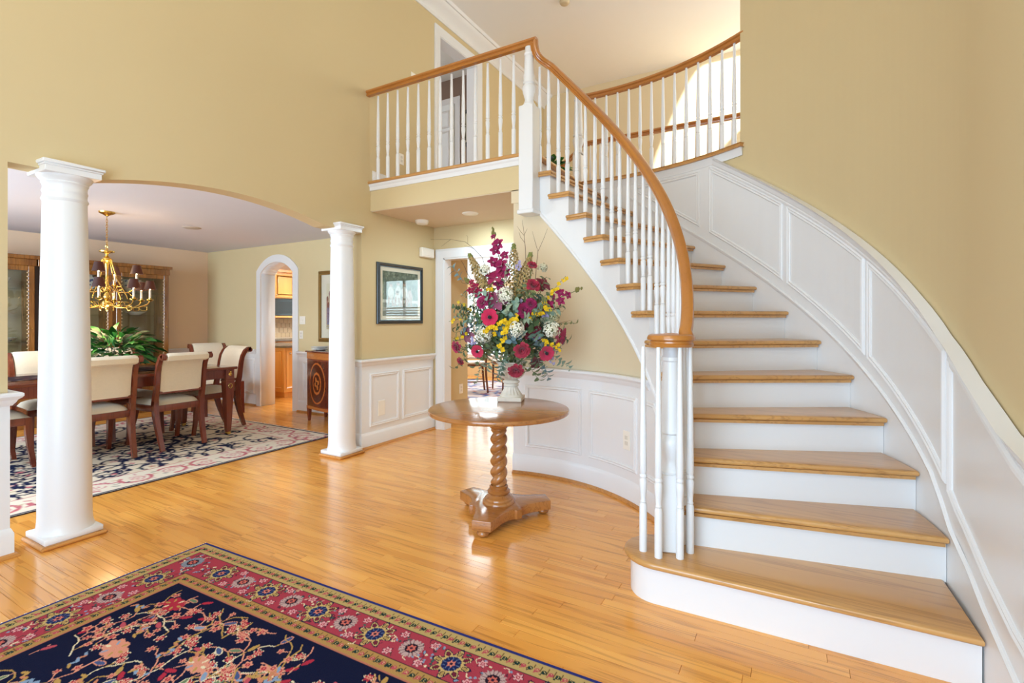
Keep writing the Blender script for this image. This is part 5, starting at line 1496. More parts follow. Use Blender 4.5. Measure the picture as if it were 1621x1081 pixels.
def candle_arm(a, R, zb, zc):
    c, s_ = math.cos(a), math.sin(a)
    arm = MB().tube([(r * c, r * s_, z) for r, z in ((.02, zb + .02), (.05, zb - .02), (R * .4, zb - .045), (R * .7, zb - .045), (R * .93, zb - .01), (R, zb + .028))], .0052, 8).build('arm', M_BRASS, chd)
    m = MB(); m.tube([(r * c, r * s_, z) for r, z in ((R * .25, zb - .03), (R * .35, zb + .012), (R * .5, zb + .01), (R * .5, zb - .02), (R * .4, zb - .025))], .0035, 6)
    m.tube([(r * c, r * s_, z) for r, z in ((R * .72, zb - .042), (R * .8, zb - .075), (R * .92, zb - .07), (R * .93, zb - .035), (R * .83, zb - .03))], .0035, 6); m.build('scroll', M_BRASS, arm)
    x, y = R * c, R * s_
    MB().lathe([(0, zb + .02), (.012, zb + .022), (.03, zb + .032), (.034, zb + .04), (.014, zb + .042), (.014, zb + .056), (.011, zb + .058)], 14, (x, y, 0)).build('drip_pan', M_BRASS, arm)
    MB().lathe([(.0105, zb + .05), (.0105, zc)], 12, (x, y, 0)).build('candle', M_CAND, arm)
    MB().lathe([(0, zc), (.006, zc + .002), (.010, zc + .016), (.007, zc + .032), (0, zc + .045)], 10, (x, y, 0), cap=False).build('bulb', M_BULB, arm)
    o = MB().lathe([(.056, zc + .0), (.053, zc + .012), (.034, zc + .088), (.033, zc + .088)], 20, (x, y, 0), cap=False).build('lamp_shade', M_SHADE, arm)
for k in range(8): candle_arm(k * math.pi / 4 + .25, .36, -.89, -.75)
for k in range(4): candle_arm(k * math.pi / 2 + .95, .25, -.74, -.60)
chd.scale = (1, 1, 1.05)
for k, (z, r, e) in enumerate(((-.40, .1, 5), (-.98, .1, 5.0))):
    d = bpy.data.lights.new('chandelier_glow', 'POINT'); d.energy = e; d.color = (1, .66, .38); d.shadow_soft_size = .12
    o = bpy.data.objects.new('chandelier_glow', d); COL.objects.link(o); o.location = (CHX, CHY, ZS - .58 if k == 0 else ZS - 1.1)

# china cabinet
M_CABIN = plain('cabinet_lining', 'a99a7c', .6, var=.08)
M_CGL = glass('cabinet_glass', (.95, .97, .94), .1)
M_GOLDT = plain('gilt_bead', 'd6b98a', .45, .3)
M_DARK = plain('gap_shade_strip', '24140c', .6)
cc = thing('china_cabinet', 'burl walnut china cabinet with glass doors against dining room back wall', 'cabinet', (-8.39, 2.0, 0))
CX0, CX1 = -8.385, -7.95
secs = [(.55, 1.42), (1.50, 2.37), (2.42, 3.16), (3.20, 3.84)]
def cb(*a, n='panel', mt=M_BURL, c=.004): return MB().cbox(*a, c).build(n, mt, cc, world=True, smooth=30)
cb(CX0, CX1 + .02, .5, 3.86, 0, .10, n='plinth'); 
cb(CX0, CX1, .5, 3.86, .10, .62, n='lower_case'); cb(CX0, CX1 + .015, .49, 3.87, .62, .65, n='ledge')
cb(CX0, CX0 + .02, .5, 3.86, .65, 2.0, n='back_panel', mt=M_CABIN)
for y0, y1 in secs:
    for yy in (y0 - .02, y1 - .002): cb(CX0, CX1 - .03, yy, yy + .022, .65, 1.96, n='side_panel')
    # door frame
    w = .058; X0, X1 = CX1 - .035, CX1
    d = MB().cbox(X0, X1, y0, y0 + w, .66, 1.95, .004).cbox(X0, X1, y1 - w, y1, .66, 1.95, .004).cbox(X0, X1, y0 + w, y1 - w, .66, .66 + w, .004).cbox(X0, X1, y0 + w, y1 - w, 1.95 - w, 1.95, .004).build('door', M_BURL, cc, world=True, smooth=30)
    MB().box(X0 + .012, X0 + .018, y0 + w - .006, y1 - w + .006, .71, 1.90).build('pane', M_CGL, d, smooth=0)
    d.children[0].data.transform(Matrix.Translation((8.39, -2.0, 0)))
    m = MB(); 
    for k in range(26):
        z = .73 + k * .0455
        for yy in (y0 + w + .006, y1 - w - .006): m.ball((X1 - .004, yy, z), .009, 6, 4)
    m.xf(Matrix.Translation((8.39, -2.0, 0))); m.build('beading', M_GOLDT, d, smooth=60)
    MB().xf(Matrix()).tube([(8.39 + X1, (y1 - w * .5) - 2.0, 1.20), (8.39 + X1 + .02, (y1 - w * .5) - 2.0, 1.20)], .008, 8).build('knob', M_BRASS, d)
    for z in (1.02, 1.36, 1.68): MB().box(CX0 + .02, CX1 - .06, y0 + .003, y1 - .003, z, z + .007).build('shelf', M_CGL, cc, world=True, smooth=0)
cb(CX1 - .06, CX1 - .02, 2.372, 2.418, .65, 1.96, n='gap_shade_strip', mt=M_DARK)  # solid strip filling the gap, its shade put into the colour
for y0, y1 in secs: cb(CX0, CX1 + .008, y0 - .02, y1 + .018, 1.95, 2.03, n='frieze')
for y0, y1 in ((.5, 2.40), (2.41, 3.185), (3.19, 3.87)): cb(CX0, CX1 + .035, y0 - .01, y1 + .01, 2.03, 2.075, n='cornice')
# china on the shelves
M_CHINA = plain('white_china', 'eef0f0', .2, coat=.5)
def blue_china():
    m, nt, b = _mat('blue_white_china'); setp(b, .2, 0, .5)
    tc = N(nt, 'ShaderNodeTexCoord'); no = N(nt, 'ShaderNodeTexVoronoi'); no.inputs['Scale'].default_value = 26; nt.links.new(tc.outputs['Object'], no.inputs['Vector'])
    n2 = N(nt, 'ShaderNodeTexNoise'); n2.inputs['Scale'].default_value = 18; nt.links.new(tc.outputs['Object'], n2.inputs['Vector'])
    mm = N(nt, 'ShaderNodeMath', operation='MULTIPLY'); nt.links.new(no.outputs['Distance'], mm.inputs[0]); nt.links.new(n2.outputs['Fac'], mm.inputs[1])
    cr_ = N(nt, 'ShaderNodeValToRGB'); cr_.color_ramp.elements[0].position = .12; cr_.color_ramp.elements[0].color = (*lin('2c4a9a'), 1); cr_.color_ramp.elements[1].position = .22; cr_.color_ramp.elements[1].color = (*lin('e8ecf2'), 1)
    nt.links.new(mm.outputs[0], cr_.inputs[0]); nt.links.new(cr_.outputs[0], b.inputs['Base Color']); return m
M_BLUE = blue_china()
def china_cup(x, y, z, s, label):
    t = thing('giant_teacup', label, 'cup', (x, y, z))
    MB().lathe([(.05 * s, 0), (.055 * s, .008 * s), (.05 * s, .02 * s), (.08 * s, .05 * s), (.105 * s, .10 * s), (.118 * s, .165 * s), (.112 * s, .165 * s), (.098 * s, .10 * s), (.06 * s, .04 * s), (0, .03 * s)], 28, cap=False).build('body', M_BLUE, t, smooth=70)
    MB().tube([(.0, (.105 + .075 * math.sin(a)) * s, (.10 - .055 * math.cos(a)) * s) for a in np.linspace(0, math.pi, 10)], .011 * s, 8).build('handle', M_CHINA, t)
china_cup(-8.13, 3.44, 1.688, 1.05, 'large blue and white teacup with loop handle on upper cabinet shelf')
def plate_stand(x, y, z, r, mat, label):
    t = thing('plate', label, 'plate', (x, y, z)); m = MB().lathe([(0, .006), (r * .6, .004), (r * .7, .010), (r, .022), (r, .026), (r * .7, .014), (0, .010)], 28, cap=False)
    m.xf(Matrix.Translation((0, 0, r)) @ Matrix.Rotation(R_(78), 4, 'Y')); m.build('plate_disc', mat, t, smooth=60)
    return t
plate_stand(-8.22, 2.95, 1.688, .12, M_BLUE, 'blue and white plate on upper shelf behind chandelier')
plate_stand(-8.22, 2.62, 1.368, .11, M_CHINA, 'plain white plate standing on middle cabinet shelf')
def bowl_(x, y, z, r, h, mat, label, name='bowl'):
    t = thing(name, label, 'bowl', (x, y, z)); MB().lathe([(r * .35, 0), (r * .4, h * .06), (r * .5, h * .1), (r, h), (r * .96, h), (r * .46, h * .2), (0, h * .16)], 24, cap=False).build('vessel', mat, t, smooth=60); return t
bowl_(-8.14, 3.5, 1.368, .13, .05, M_CHINA, 'shallow white dish on middle shelf of right cabinet section')
bowl_(-8.14, 3.42, 1.029, .12, .07, M_CHINA, 'white footed bowl on lowest shelf of right cabinet section')
bowl_(-8.14, 2.0, 1.368, .11, .07, M_CHINA, 'white bowl on middle shelf of left cabinet section')
bowl_(-8.14, 2.12, 1.688, .09, .12, M_CHINA, 'tall white bowl on upper shelf of left cabinet section')
bowl_(-8.14, 2.15, 1.029, .12, .06, M_BLUE, 'blue and white bowl on lowest shelf of left cabinet section')

# buffet with inlaid doors
bf = thing('buffet_cabinet', 'mahogany buffet with oval satinwood inlay on tapered legs behind far column', 'cabinet', (-4.95, 4.59, 0))
BX0, BX1 = -.53, .53
def bow(u, extra=0.0):
    x = BX0 + (BX1 - BX0) * u; return x, -.30 - extra - .10 * math.sin(math.pi * u)
def bslab(z0, z1, ex, name, mat, rad=.006):
    P = [(BX0 - ex, 0), (BX0 - ex, -.30 - ex)] + [(bow(k / 16)[0], bow(k / 16)[1] - ex) for k in range(1, 16)] + [(BX1 + ex, -.30 - ex), (BX1 + ex, 0)]
    m = MB(); m.slab(P, z0, z1, rad, steps=2); return m.build(name, mat, bf, smooth=35)
M_SATIN = wood('satinwood', '6b2f12', 'a8592a', 'c07838', 0, 1.5, .22, .5, ring=.4)
bslab(.16, .20, .004, 'base_band', M_SATIN); bslab(.20, .80, 0, 'case', M_MAH); bslab(.80, .885, .003, 'frieze', M_SATIN); bslab(.885, .905, .018, 'top', M_MAHT)
def inlay(u0, u1, name):
    cvb = Canvas(np.linspace(0, 1, 61), np.linspace(0, 1, 71), '5a2415'); q = random.Random(3)
    for k in range(160): 
        x, y = q.random(), q.random(); cvb.line([(x, y), (x + q.uniform(-.02, .02), y + q.uniform(.05, .2))], .012, q.choice(['4a1c10', '6b2d1a', '3f160d']))
    def oval(r0, r1, c): 
        cvb.polar(.5, .5, r1, lambda p: 1 + 0 * p, c, 0, .85, 1.0); cvb.polar(.5, .5, r0, lambda p: 1 + 0 * p, '52200f', 0, .85, 1.0)
    oval(.42, .455, 'b0622c'); 
    for k in range(28): cvb.leaf(.5 + .32 * .85 * math.cos(k * .2244), .5 + .32 * math.sin(k * .2244), .09, .02, k * .2244 + .9, '3a140b')
    oval(.20, .245, 'b5662e'); 
    cvb.polar(.5, .5, .15, lambda p: .75 + .25 * np.cos(4 * p), 'b06a30', .4, .8, 1.0); cvb.disc(.5, .5, .045, '4a1c10')
    mb_pts = lambda u, v: (np.array([bow(u0 + (u1 - u0) * a)[0] for a in u]), np.array([bow(u0 + (u1 - u0) * a)[1] - .004 for a in u]), .215 + .57 * v)
    o = print_mesh(name, cvb, mb_pts, printed('marquetry', .25, .4, coat=.5), bf); return o
inlay(.03, .49, 'door'); inlay(.51, .97, 'door')
for x, y in ((BX0 + .03, -.29), (BX1 - .03, -.29), (BX0 + .03, -.03), (BX1 - .03, -.03)):
    m = MB(); vs = []
    for r, z in ((.011, 0), (.014, .02), (.022, .165)): vs += [(x - r, y - r, z), (x + r, y - r, z), (x + r, y + r, z), (x - r, y + r, z)]
    m.add(vs, [(i * 4 + k, i * 4 + (k + 1) % 4, i * 4 + 4 + (k + 1) % 4, i * 4 + 4 + k) for i in range(2) for k in range(4)] + [(3, 2, 1, 0)]); m.build('leg', M_MAH, bf, smooth=0)
# things on the buffet
BZ = .905
ps = None
for k in range(3):
    t = thing('dinner_plate', ['lowest of three stacked white plates on buffet', 'middle of three stacked white plates on buffet', 'topmost of three stacked white plates on buffet'][k], 'plate', (-5.36, 4.40, BZ + .016 * k), group='plates stacked on the buffet')
    MB().lathe([(.05, 0), (.07, .003), (.115, .014), (.116, .018), (.07, .008), (0, .007)], 28, cap=False).build('plate_disc', M_CHINA, t, smooth=60)
def bird(x, y, rz, label):
    t = thing('brass_bird', label, 'figurine', (x, y, BZ), rz)
    MB().lathe([(.03, 0), (.032, .006), (.012, .012), (.007, .03)], 14).build('base', M_BRASS, t)
    m = MB().tube([(-.09, 0, .11), (-.05, 0, .075), (-.01, 0, .055), (.035, 0, .068), (.055, 0, .09), (.065, 0, .105), (.085, 0, .103)], [.003, .010, .026, .022, .012, .012, .003], 10); m.build('body', M_BRASS, t, smooth=70)
    for s_ in (-1, 1): MB().add([(-.03, s_ * .02, .07), (.03, s_ * .022, .075), (-.06, s_ * .055, .12), (-.09, s_ * .04, .10)], [(0, 1, 2, 3)]).build('wing', M_BRASS, t, solid=.004)
bird(-5.13, 4.43, 2.6, 'brass bird figurine nearest the stacked plates on buffet'); bird(-4.90, 4.45, .4, 'brass bird figurine partly behind far column on buffet')
t = thing('red_vase', 'slender dark red and gilt vase on buffet right of far column', 'vase', (-4.68, 4.42, BZ))
MB().lathe([(.035, 0), (.038, .008), (.02, .02), (.045, .07), (.055, .12), (.04, .17), (.018, .20), (.02, .24), (.03, .255), (.024, .252)], 20).build('vessel', plain('oxblood_glaze', '6b1c1c', .2, coat=.6), t, smooth=60)
MB().lathe([(.0465, .068), (.048, .074), (.0475, .080)], 20, cap=False).build('gilt_band', M_BRASS, t)
t = thing('crystal_dish', 'small glass dish beside brass birds on buffet', 'dish', (-5.02, 4.34, BZ))
MB().lathe([(.03, 0), (.034, .01), (.05, .06), (.046, .06), (.02, .015), (0, .012)], 18, cap=False).build('vessel', glass('crystal', (.96, .98, .98), .3), t, smooth=60)

# framed pictures -----------------------------------------------------------
M_FRG = plain('gilt_frame', '8a6a35', .35, .5, var=.2, scale=20)
M_FRB = plain('black_frame', '1c2226', .3, coat=.3)
M_FRS = plain('frame_sight_edge', '5f7480', .35, .3)
M_MATB = plain('ivory_mat', 'e6dcc6', .8)
M_PGL = glass('picture_glass', (.97, .98, .98), .0, .0)
def picture(name, label, org, ex, nrm, W_, Hh, fw, dpt, fmat, cvs, margin, gl=True, fillet=None):
    "org lower-left corner, ex along width, nrm out of wall"
    t = thing(name, label, 'picture', org); ex = Vector(ex); nr = Vector(nrm); ez = Vector((0, 0, 1))
    def at(u, v, w): return ex * u + ez * v + nr * w
    P = [at(fw / 2, fw / 2, 0), at(W_ - fw / 2, fw / 2, 0), at(W_ - fw / 2, Hh - fw / 2, 0), at(fw / 2, Hh - fw / 2, 0)]
    h = fw / 2
    m = MB(); m.sweep(P, nr, [(-h, 0), (-h, dpt), (-h * .5, dpt * 1.15), (0, dpt * .8), (h * .7, dpt * .7), (h, dpt * .45), (h, 0)], closed=True); m.build('frame', fmat, t, smooth=30)
    if fillet: m = MB(); m.sweep([at(fw, fw, 0), at(W_ - fw, fw, 0), at(W_ - fw, Hh - fw, 0), at(fw, Hh - fw, 0)], nr, [(-.008, 0), (-.008, dpt * .55), (.008, dpt * .55), (.008, 0)], closed=True); m.build('fillet', fillet, t, smooth=30)
    def quad(u0, u1, v0, v1, w0, w1, nm, mt):
        c = [at(u, v, w) for w in (w0, w1) for u, v in ((u0, v0), (u1, v0), (u1, v1), (u0, v1))]
        m = MB().add(c, [(0, 3, 2, 1), (4, 5, 6, 7), (0, 1, 5, 4), (1, 2, 6, 5), (2, 3, 7, 6), (3, 0, 4, 7)]); m.fix = True; return m.build(nm, mt, t, smooth=0)
    quad(fw * .5, W_ - fw * .5, fw * .5, Hh - fw * .5, .001, .006, 'mat_board', M_MATB)
    mu, mv = margin
    u0, u1, v0, v1 = fw + mu, W_ - fw - mu, fw + mv, Hh - fw - mv
    o = print_mesh('print', cvs, lambda u, v: tuple(np.array([at(u0 + (u1 - u0) * a, v0 + (v1 - v0) * b, .0075)[i] for a, b in zip(u, v)]) for i in range(3)), printed('print_' + name, .6, .3), t)
    if gl: quad(fw * .8, W_ - fw * .8, fw * .8, Hh - fw * .8, .0095, .0115, 'glass', M_PGL)
    return t
# muted family photograph: seated group on a bench, foliage behind
pc = Canvas(np.linspace(0, 1, 120), np.linspace(0, 1, 100), '5d6a5c'); q = random.Random(12)
for k in range(300): pc.disc(q.random(), q.uniform(.38, 1), q.uniform(.01, .035), q.choice(['566457', '6b7768', '4c584e', '7a8575']))
pc.rect(0, 1, 0, .36, '74786e'); pc.rect(0, 1, .30, .37, 'b5b7ae'); pc.rect(0, 1, .12, .20, '9a9c94')
for x, s_, c in ((.22, 1.0, 'b3b1a6'), (.42, 1.05, 'adaca4'), (.40, .75, 'b5b0a4'), (.60, 1.05, 'b2afa5'), (.75, .85, 'a08a80')):
    pc.polar(x, .50 * s_ + .02, .10, lambda p: 1 + 0 * p, c, 0, .85, 1.4); pc.disc(x, .69 * s_ + .01, .045, 'a08674'); pc.polar(x, .715 * s_ + .01, .04, lambda p: 1 + 0 * p, '5c5044', 0, 1, .6)
    pc.line([(x - .05, .40), (x - .07, .25)], .05, '998070'); pc.line([(x + .04, .40), (x + .05, .24)], .05, '998070')
picture('family_photo', 'black framed group photograph behind glass on hall wall, windows mirrored in it', (XA + .001, 3.774, 1.26), (0, 1, 0), (1, 0, 0), .729, .645, .034, .026, M_FRB, pc, (.05, .05), True, M_FRS)
# architectural print over the buffet
pa_ = Canvas(np.linspace(0, 1, 70), np.linspace(0, 1, 110), 'e0d5b8'); q = random.Random(6)
pa_.rect(0, 1, .0, .45, 'c9b48c')
for k in range(26):
    x = q.uniform(0, 1); h = q.uniform(.2, .7); w_ = q.uniform(.05, .12); pa_.rect(x, x + w_, .1, .1 + h, q.choice(['b08a58', 'c49a6a', 'a97a6a', 'bfae94', '8f7f88']))
    pa_.polar(x + w_ / 2, .1 + h, w_ * .7, lambda p: np.where(np.sin(p) > 0, 1, 0.0), q.choice(['7a6a5a', '8a5a4a']), 0, .7, 1.6)
for k in range(260): pa_.rect(*(lambda x, y: (x, x + .02, y, y + .02))(q.random(), q.uniform(.02, .5)), q.choice(['7a5a7a', '5a5a78', 'a8606a', '8a9ab0', '4a4050']))
picture('gilt_picture', 'gilt framed townscape print hanging above buffet, half behind far column', (-5.69, YD - .001, 1.0), (1, 0, 0), (0, -1, 0), .82, .97, .055, .03, M_FRG, pa_, (.10, .12), True)
# ------------------------------------------------------------------ wall plates, detectors, fixtures
M_PLATE = plain('ivory_plastic', 'efe8da', .4, var=.01)
M_SLOT = plain('outlet_slot', 'd8d0c2', .5)
def plate(name, label, p, ex, nrm, w, h, kind, cat='outlet'):
    t = thing(name, label, cat, p); ex = Vector(ex); n = Vector(nrm); ez = Vector((0, 0, 1))
    B = Matrix(((ex.x, 0, n.x), (ex.y, 0, n.y), (ex.z, 1, n.z))).to_4x4()
    m = MB().cbox(-w / 2, w / 2, -h / 2, h / 2, 0, .006, .002); m.xf(B); m.build('plate', M_PLATE, t, smooth=30)
    if kind == 'outlet':
        for s_ in (-1, 1): m = MB().cbox(-.016, .016, s_ * .02 - .014, s_ * .02 + .014, .006, .009, .001); m.xf(B); m.build('socket', M_SLOT, t, smooth=30)
    elif kind == 'switch':
        k = max(1, int(round(w / .05)) - 1)
        for i in range(k):
            x = (i - (k - 1) / 2) * .045; m = MB().cbox(x - .005, x + .005, -.012, .012, .006, .016, .001); m.xf(B); m.build('toggle', M_PLATE, t, smooth=30)
    elif kind == 'grille':
        for i in range(7): m = MB().box(-w / 2 + .012, w / 2 - .012, -h / 2 + .016 + i * (h - .03) / 7, -h / 2 + .021 + i * (h - .03) / 7, .006, .008); m.xf(B); m.build('louver', M_SLOT, t, smooth=0)
    return t
plate('wall_plate', 'square white cover plate inside first wainscot panel of hall', (XA + .009, 3.838, .385), (0, 1, 0), (1, 0, 0), .10, .155, 'blank')
plate('wall_outlet', 'white outlet on tan passage wall seen through hall doorway', (-3.699, 5.21, .42), (0, 1, 0), (1, 0, 0), .075, .12, 'outlet')
a_ = R_(55.5); pq = pci(a_, RWALL - .007)
plate('wall_outlet', 'white outlet on curved wainscot right of round table', (pq[0], pq[1], .44), (math.sin(a_), -math.cos(a_), 0), (-math.cos(a_), -math.sin(a_), 0), .075, .135, 'outlet')
plate('switch_plate', 'double switch plate right of kitchen archway', (-6.035, YD - .001, 1.296), (1, 0, 0), (0, -1, 0), .12, .115, 'switch', 'switch')
plate('single_switch', 'single outlet plate below the double switch near kitchen archway', (-6.06, YD - .001, 1.09), (1, 0, 0), (0, -1, 0), .075, .115, 'outlet')
plate('upper_outlet', 'white outlet low on tan wall behind landing balusters', (XA + .001, 4.15, 3.07), (0, 1, 0), (1, 0, 0), .075, .12, 'outlet')
plate('thermostat', 'small white thermostat on tan wall above landing handrail', (XA + .001, 4.36, 4.06), (0, 1, 0), (1, 0, 0), .10, .09, 'blank', 'thermostat')
# alarm box
t = thing('alarm_box', 'white siren box high on hall wall beside doorway casing', 'alarm', (XA + .001, 4.56, 2.085))
MB().cbox(0, .05, -.112, .112, -.055, .055, .008).build('housing', M_PLATE, t, smooth=40); MB().cbox(.05, .054, -.09, .09, -.035, .035, .002).build('front_cover', M_PLATE, t, smooth=30)
def puck(name, label, x, y, z, r, h, cat='detector', mt=M_PLATE):
    t = thing(name, label, cat, (x, y, z)); MB().lathe([(r * .55, -h), (r * .8, -h * .9), (r * .95, -h * .5), (r, -h * .2), (r, 0)], 28).build('housing', mt, t, smooth=50)
    MB().lathe([(r * .3, -h - .003), (r * .34, -h + .001)], 20).build('sensor', mt, t); return t
puck('smoke_detector', 'round white smoke detector on hall ceiling under the landing', -3.58, 4.30, ZS - .006, .075, .045)
puck('ceiling_vent', 'flat round vent on hall ceiling, right of the smoke detector', -2.90, 4.25, ZS - .006, .085, .014, 'light')  # vent disc, gives no light itself; the hall fill below it is added
puck('dining_ceiling_speaker', 'flat round white speaker set in dining room ceiling', -6.28, 3.29, ZS, .10, .012, 'speaker', plain('speaker_mesh', 'bdb2a6', .7))
puck('sprinkler_head', 'small brass-rimmed detector on high foyer ceiling', -2.40, 5.53, ZC, .06, .035, 'detector', plain('beige_plastic', 'cdbb98', .5))

# ------------------------------------------------------------------ upstairs doorway and room
YU0, YU1, ZU = 4.835, 5.66, 4.767
dz = thing('door_1', 'white cased doorway of taupe room on upper landing', 'doorway', (XA, 5.25, ZL), kind='structure')
m = MB(); m.sweep([(XA, YU0 - .05, ZL), (XA, YU0 - .05, ZU + .05), (XA, YU1 + .05, ZU + .05), (XA, YU1 + .05, ZL)], Vector((1, 0, 0)), PROF_CAS); m.build('casing', M_WHITE, dz, world=True, smooth=25)
m = MB(); m.box(XB - .004, XA + .003, YU0 - .012, YU0 + .012, ZL, ZU); m.box(XB - .004, XA + .003, YU1 - .012, YU1 + .012, ZL, ZU); m.box(XB - .004, XA + .003, YU0, YU1, ZU - .012, ZU + .01); m.build('jamb', M_WHITE, dz, world=True, smooth=0)
YR = 6.43
m = MB(); m.box(-6.4, -6.3, 3.8, YR, ZL - .1, ZC); m.box(-6.3, XB, 3.8, 3.9, ZL - .1, ZC); m.box(-6.4, XB, YR, YR + .1, ZL - .1, ZC)
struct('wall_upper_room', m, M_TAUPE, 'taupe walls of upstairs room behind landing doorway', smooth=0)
struct('floor_upper_room', MB().box(-6.4, XB, 3.8, YR, ZL - .1, ZL - .005), plain('beige_carpet', 'b7a68c', .95), 'beige carpet floor of upstairs room', 'floor', smooth=0)
struct('ceiling_upper_room', MB().box(-6.4, XB, 3.8, YR, ZC, ZC + .05), M_CEIL, 'white ceiling of upstairs room', 'ceiling', smooth=0)
dr = thing('bedroom_door', 'white panelled door with brass knob inside taupe upstairs room', 'door', (-5.05, YR, ZL), kind='thing')
x0, x1, zt_ = -5.44, -4.68, ZL + 2.03
MB().cbox(x0, x1, YR - .036, YR - .002, ZL, zt_, .003).build('slab', plain('cool_white_door', 'eef2f2', .35), dr, world=True, smooth=0)
for a, b in ((x0 + .1, (x0 + x1) / 2 - .05), ((x0 + x1) / 2 + .05, x1 - .1)):
    for c, d in ((.2, .85), (1.0, 1.6), (1.68, 1.92)):
        P = [(a, YR - .036, ZL + c), (b, YR - .036, ZL + c), (b, YR - .036, ZL + d), (a, YR - .036, ZL + d)]
        m = MB(); m.sweep(P, Vector((0, -1, 0)), PROF_PAN, closed=True); m.build('panel', M_WHITE, dr, world=True)
m = MB(); m.sweep([(x0 - .05, YR, ZL), (x0 - .05, YR, zt_ + .05), (x1 + .05, YR, zt_ + .05), (x1 + .05, YR, ZL)], Vector((0, -1, 0)), PROF_CAS); m.build('door_casing', M_WHITE, dr, world=True)
m = MB().tube([(x1 - .06, YR - .03, ZL + 1.0), (x1 - .06, YR - .07, ZL + 1.0)], .012, 8); m.ball((x1 - .06, YR - .085, ZL + 1.0), .028, 12, 8); m.build('knob', M_BRASS, dr, world=True)
d = bpy.data.lights.new('upper_room_light', 'POINT'); d.energy = 20; d.color = (.85, .92, 1); d.shadow_soft_size = .15  # added point light out of view, brightens the taupe room
o = bpy.data.objects.new('upper_room_light', d); COL.objects.link(o); o.location = (-5.3, 4.5, 4.4)
pb_ = Canvas(np.linspace(0, 1, 30), np.linspace(0, 1, 40), 'b89a5a'); q = random.Random(2)
for k in range(60): pb_.disc(q.random(), q.random(), .08, q.choice(['a98a4c', 'c4a868', '8f7844']))
picture('dark_framed_art', 'black framed gold picture inside upstairs taupe room', (-4.53, YR - .001, 4.02), (1, 0, 0), (0, -1, 0), .50, .58, .06, .03, M_FRB, pb_, (.03, .03), False)
# potted plant on the upper hall floor
pp = thing('potted_plant', 'green potted plant on upper hall floor behind landing edge', 'plant', (-2.62, 5.55, ZL))
MB().lathe([(.10, 0), (.13, .02), (.15, .26), (.165, .27), (.165, .30), (.14, .30), (.13, .27)], 24).build('pot', plain('brown_pot', '6b4a32', .5), pp)
lr2 = random.Random(3); f0 = None
for k in range(110):
    z = 1 - 1.2 * (k + .5) / 110; a = k * 2.39996; r = math.sqrt(max(0, 1 - z * z)); f_ = lr2.uniform(.5, 1)
    d = Vector((r * math.cos(a), r * math.sin(a), z)); p = Vector((d.x * .26, d.y * .26, .36 + d.z * .24 * f_)) if True else None
    M_ = Matrix.Translation(Vector((d.x * .24 * f_, d.y * .24 * f_, .36 + d.z * .22 * f_))) @ (Vector((d.x, d.y, d.z * .5)).to_track_quat('X', 'Z').to_matrix().to_4x4()) @ Matrix.Rotation(lr2.uniform(-.8, .8), 4, 'X') @ Matrix.Scale(lr2.uniform(.8, 1.3), 4)
    i = k % 4
    o = first[i].copy(); COL.objects.link(o); o.parent = pp; o.matrix_local = M_
m = MB()
for k in range(12):
    a = k * .7; m.tube([(0, 0, .25), (.05 * math.cos(a), .05 * math.sin(a), .36), (.15 * math.cos(a), .15 * math.sin(a), .42 + .05 * (k % 3))], .003, 4)
m.build('stems', plain('pot_stem', '3f5a2a', .7), pp)

# ------------------------------------------------------------------ kitchen beyond the archway
M_MAPLE = wood('maple', 'b9722c', 'd9984a', 'e6ab5e', 2, .8, .3, .4, ring=.25)
M_STONE = plain('granite', '6b6660', .2, var=.4, scale=90)
M_APPL = plain('black_appliance', '15171a', .12, coat=.5)
M_KNOB = plain('nickel_knob', 'd8d4cc', .25, .9)
def door_panel(par, X, y0, y1, z0, z1, name='door', knob=None, mat=M_MAPLE):
    d = MB().cbox(X, X + .018, y0, y1, z0, z1, .003).build(name, mat, par, world=True, smooth=0)
    P = [(X + .018, y0 + .055, z0 + .055), (X + .018, y1 - .055, z0 + .055), (X + .018, y1 - .055, z1 - .055), (X + .018, y0 + .055, z1 - .055)]
    M_ = WM[par.name].inverted()
    if z1 - z0 > .2 and y1 - y0 > .2:
        m = MB(); m.sweep(P, Vector((1, 0, 0)), [(-.02, 0), (-.02, .004), (0, -.004), (.02, .008), (.02, 0)], closed=True); m.xf(M_); m.build('panel', mat, d)
    if knob:
        m = MB().tube([(X + .016, knob[0], knob[1]), (X + .03, knob[0], knob[1])], .005, 6); m.ball((X + .036, knob[0], knob[1]), .014, 8, 6); m.xf(M_); m.build('knob', M_KNOB, d)
    return d
KX = -9.25
uc = thing('upper_cabinet', 'honey maple wall cabinet above the microwave in the kitchen', 'cabinet', (KX, 6.55, 1.72))
MB().cbox(KX, KX + .33, 5.75, 7.6, 1.73, 2.25, .003).build('case', M_MAPLE, uc, world=True, smooth=0)
MB().cbox(KX, KX + .37, 5.72, 7.63, 2.25, 2.31, .006).build('crown', M_MAPLE, uc, world=True, smooth=0)
for k in range(4):
    a = 5.76 + k * .46; door_panel(uc, KX + .332, a, a + .45, 1.75, 2.23, 'door', (a + (.42 if k % 2 == 0 else .03), 1.79))
ucl = thing('tall_cabinet', 'narrow maple wall cabinet edge at left inside the kitchen archway', 'cabinet', (-8.45, 5.6, 1.4))
MB().cbox(-8.62, -8.44, 4.952, 5.72, 1.38, 2.3, .003).build('case', M_MAPLE, ucl, world=True, smooth=0)
MB().ball((-8.43, 5.68, 1.46), .016, 8, 6).build('knob', M_KNOB, ucl, world=True)
mw = thing('microwave', 'black built-in microwave under the maple wall cabinet', 'microwave', (KX, 6.35, 1.36))
MB().cbox(KX, KX + .38, 5.80, 7.10, 1.385, 1.725, .004).build('case', M_APPL, mw, world=True, smooth=0)
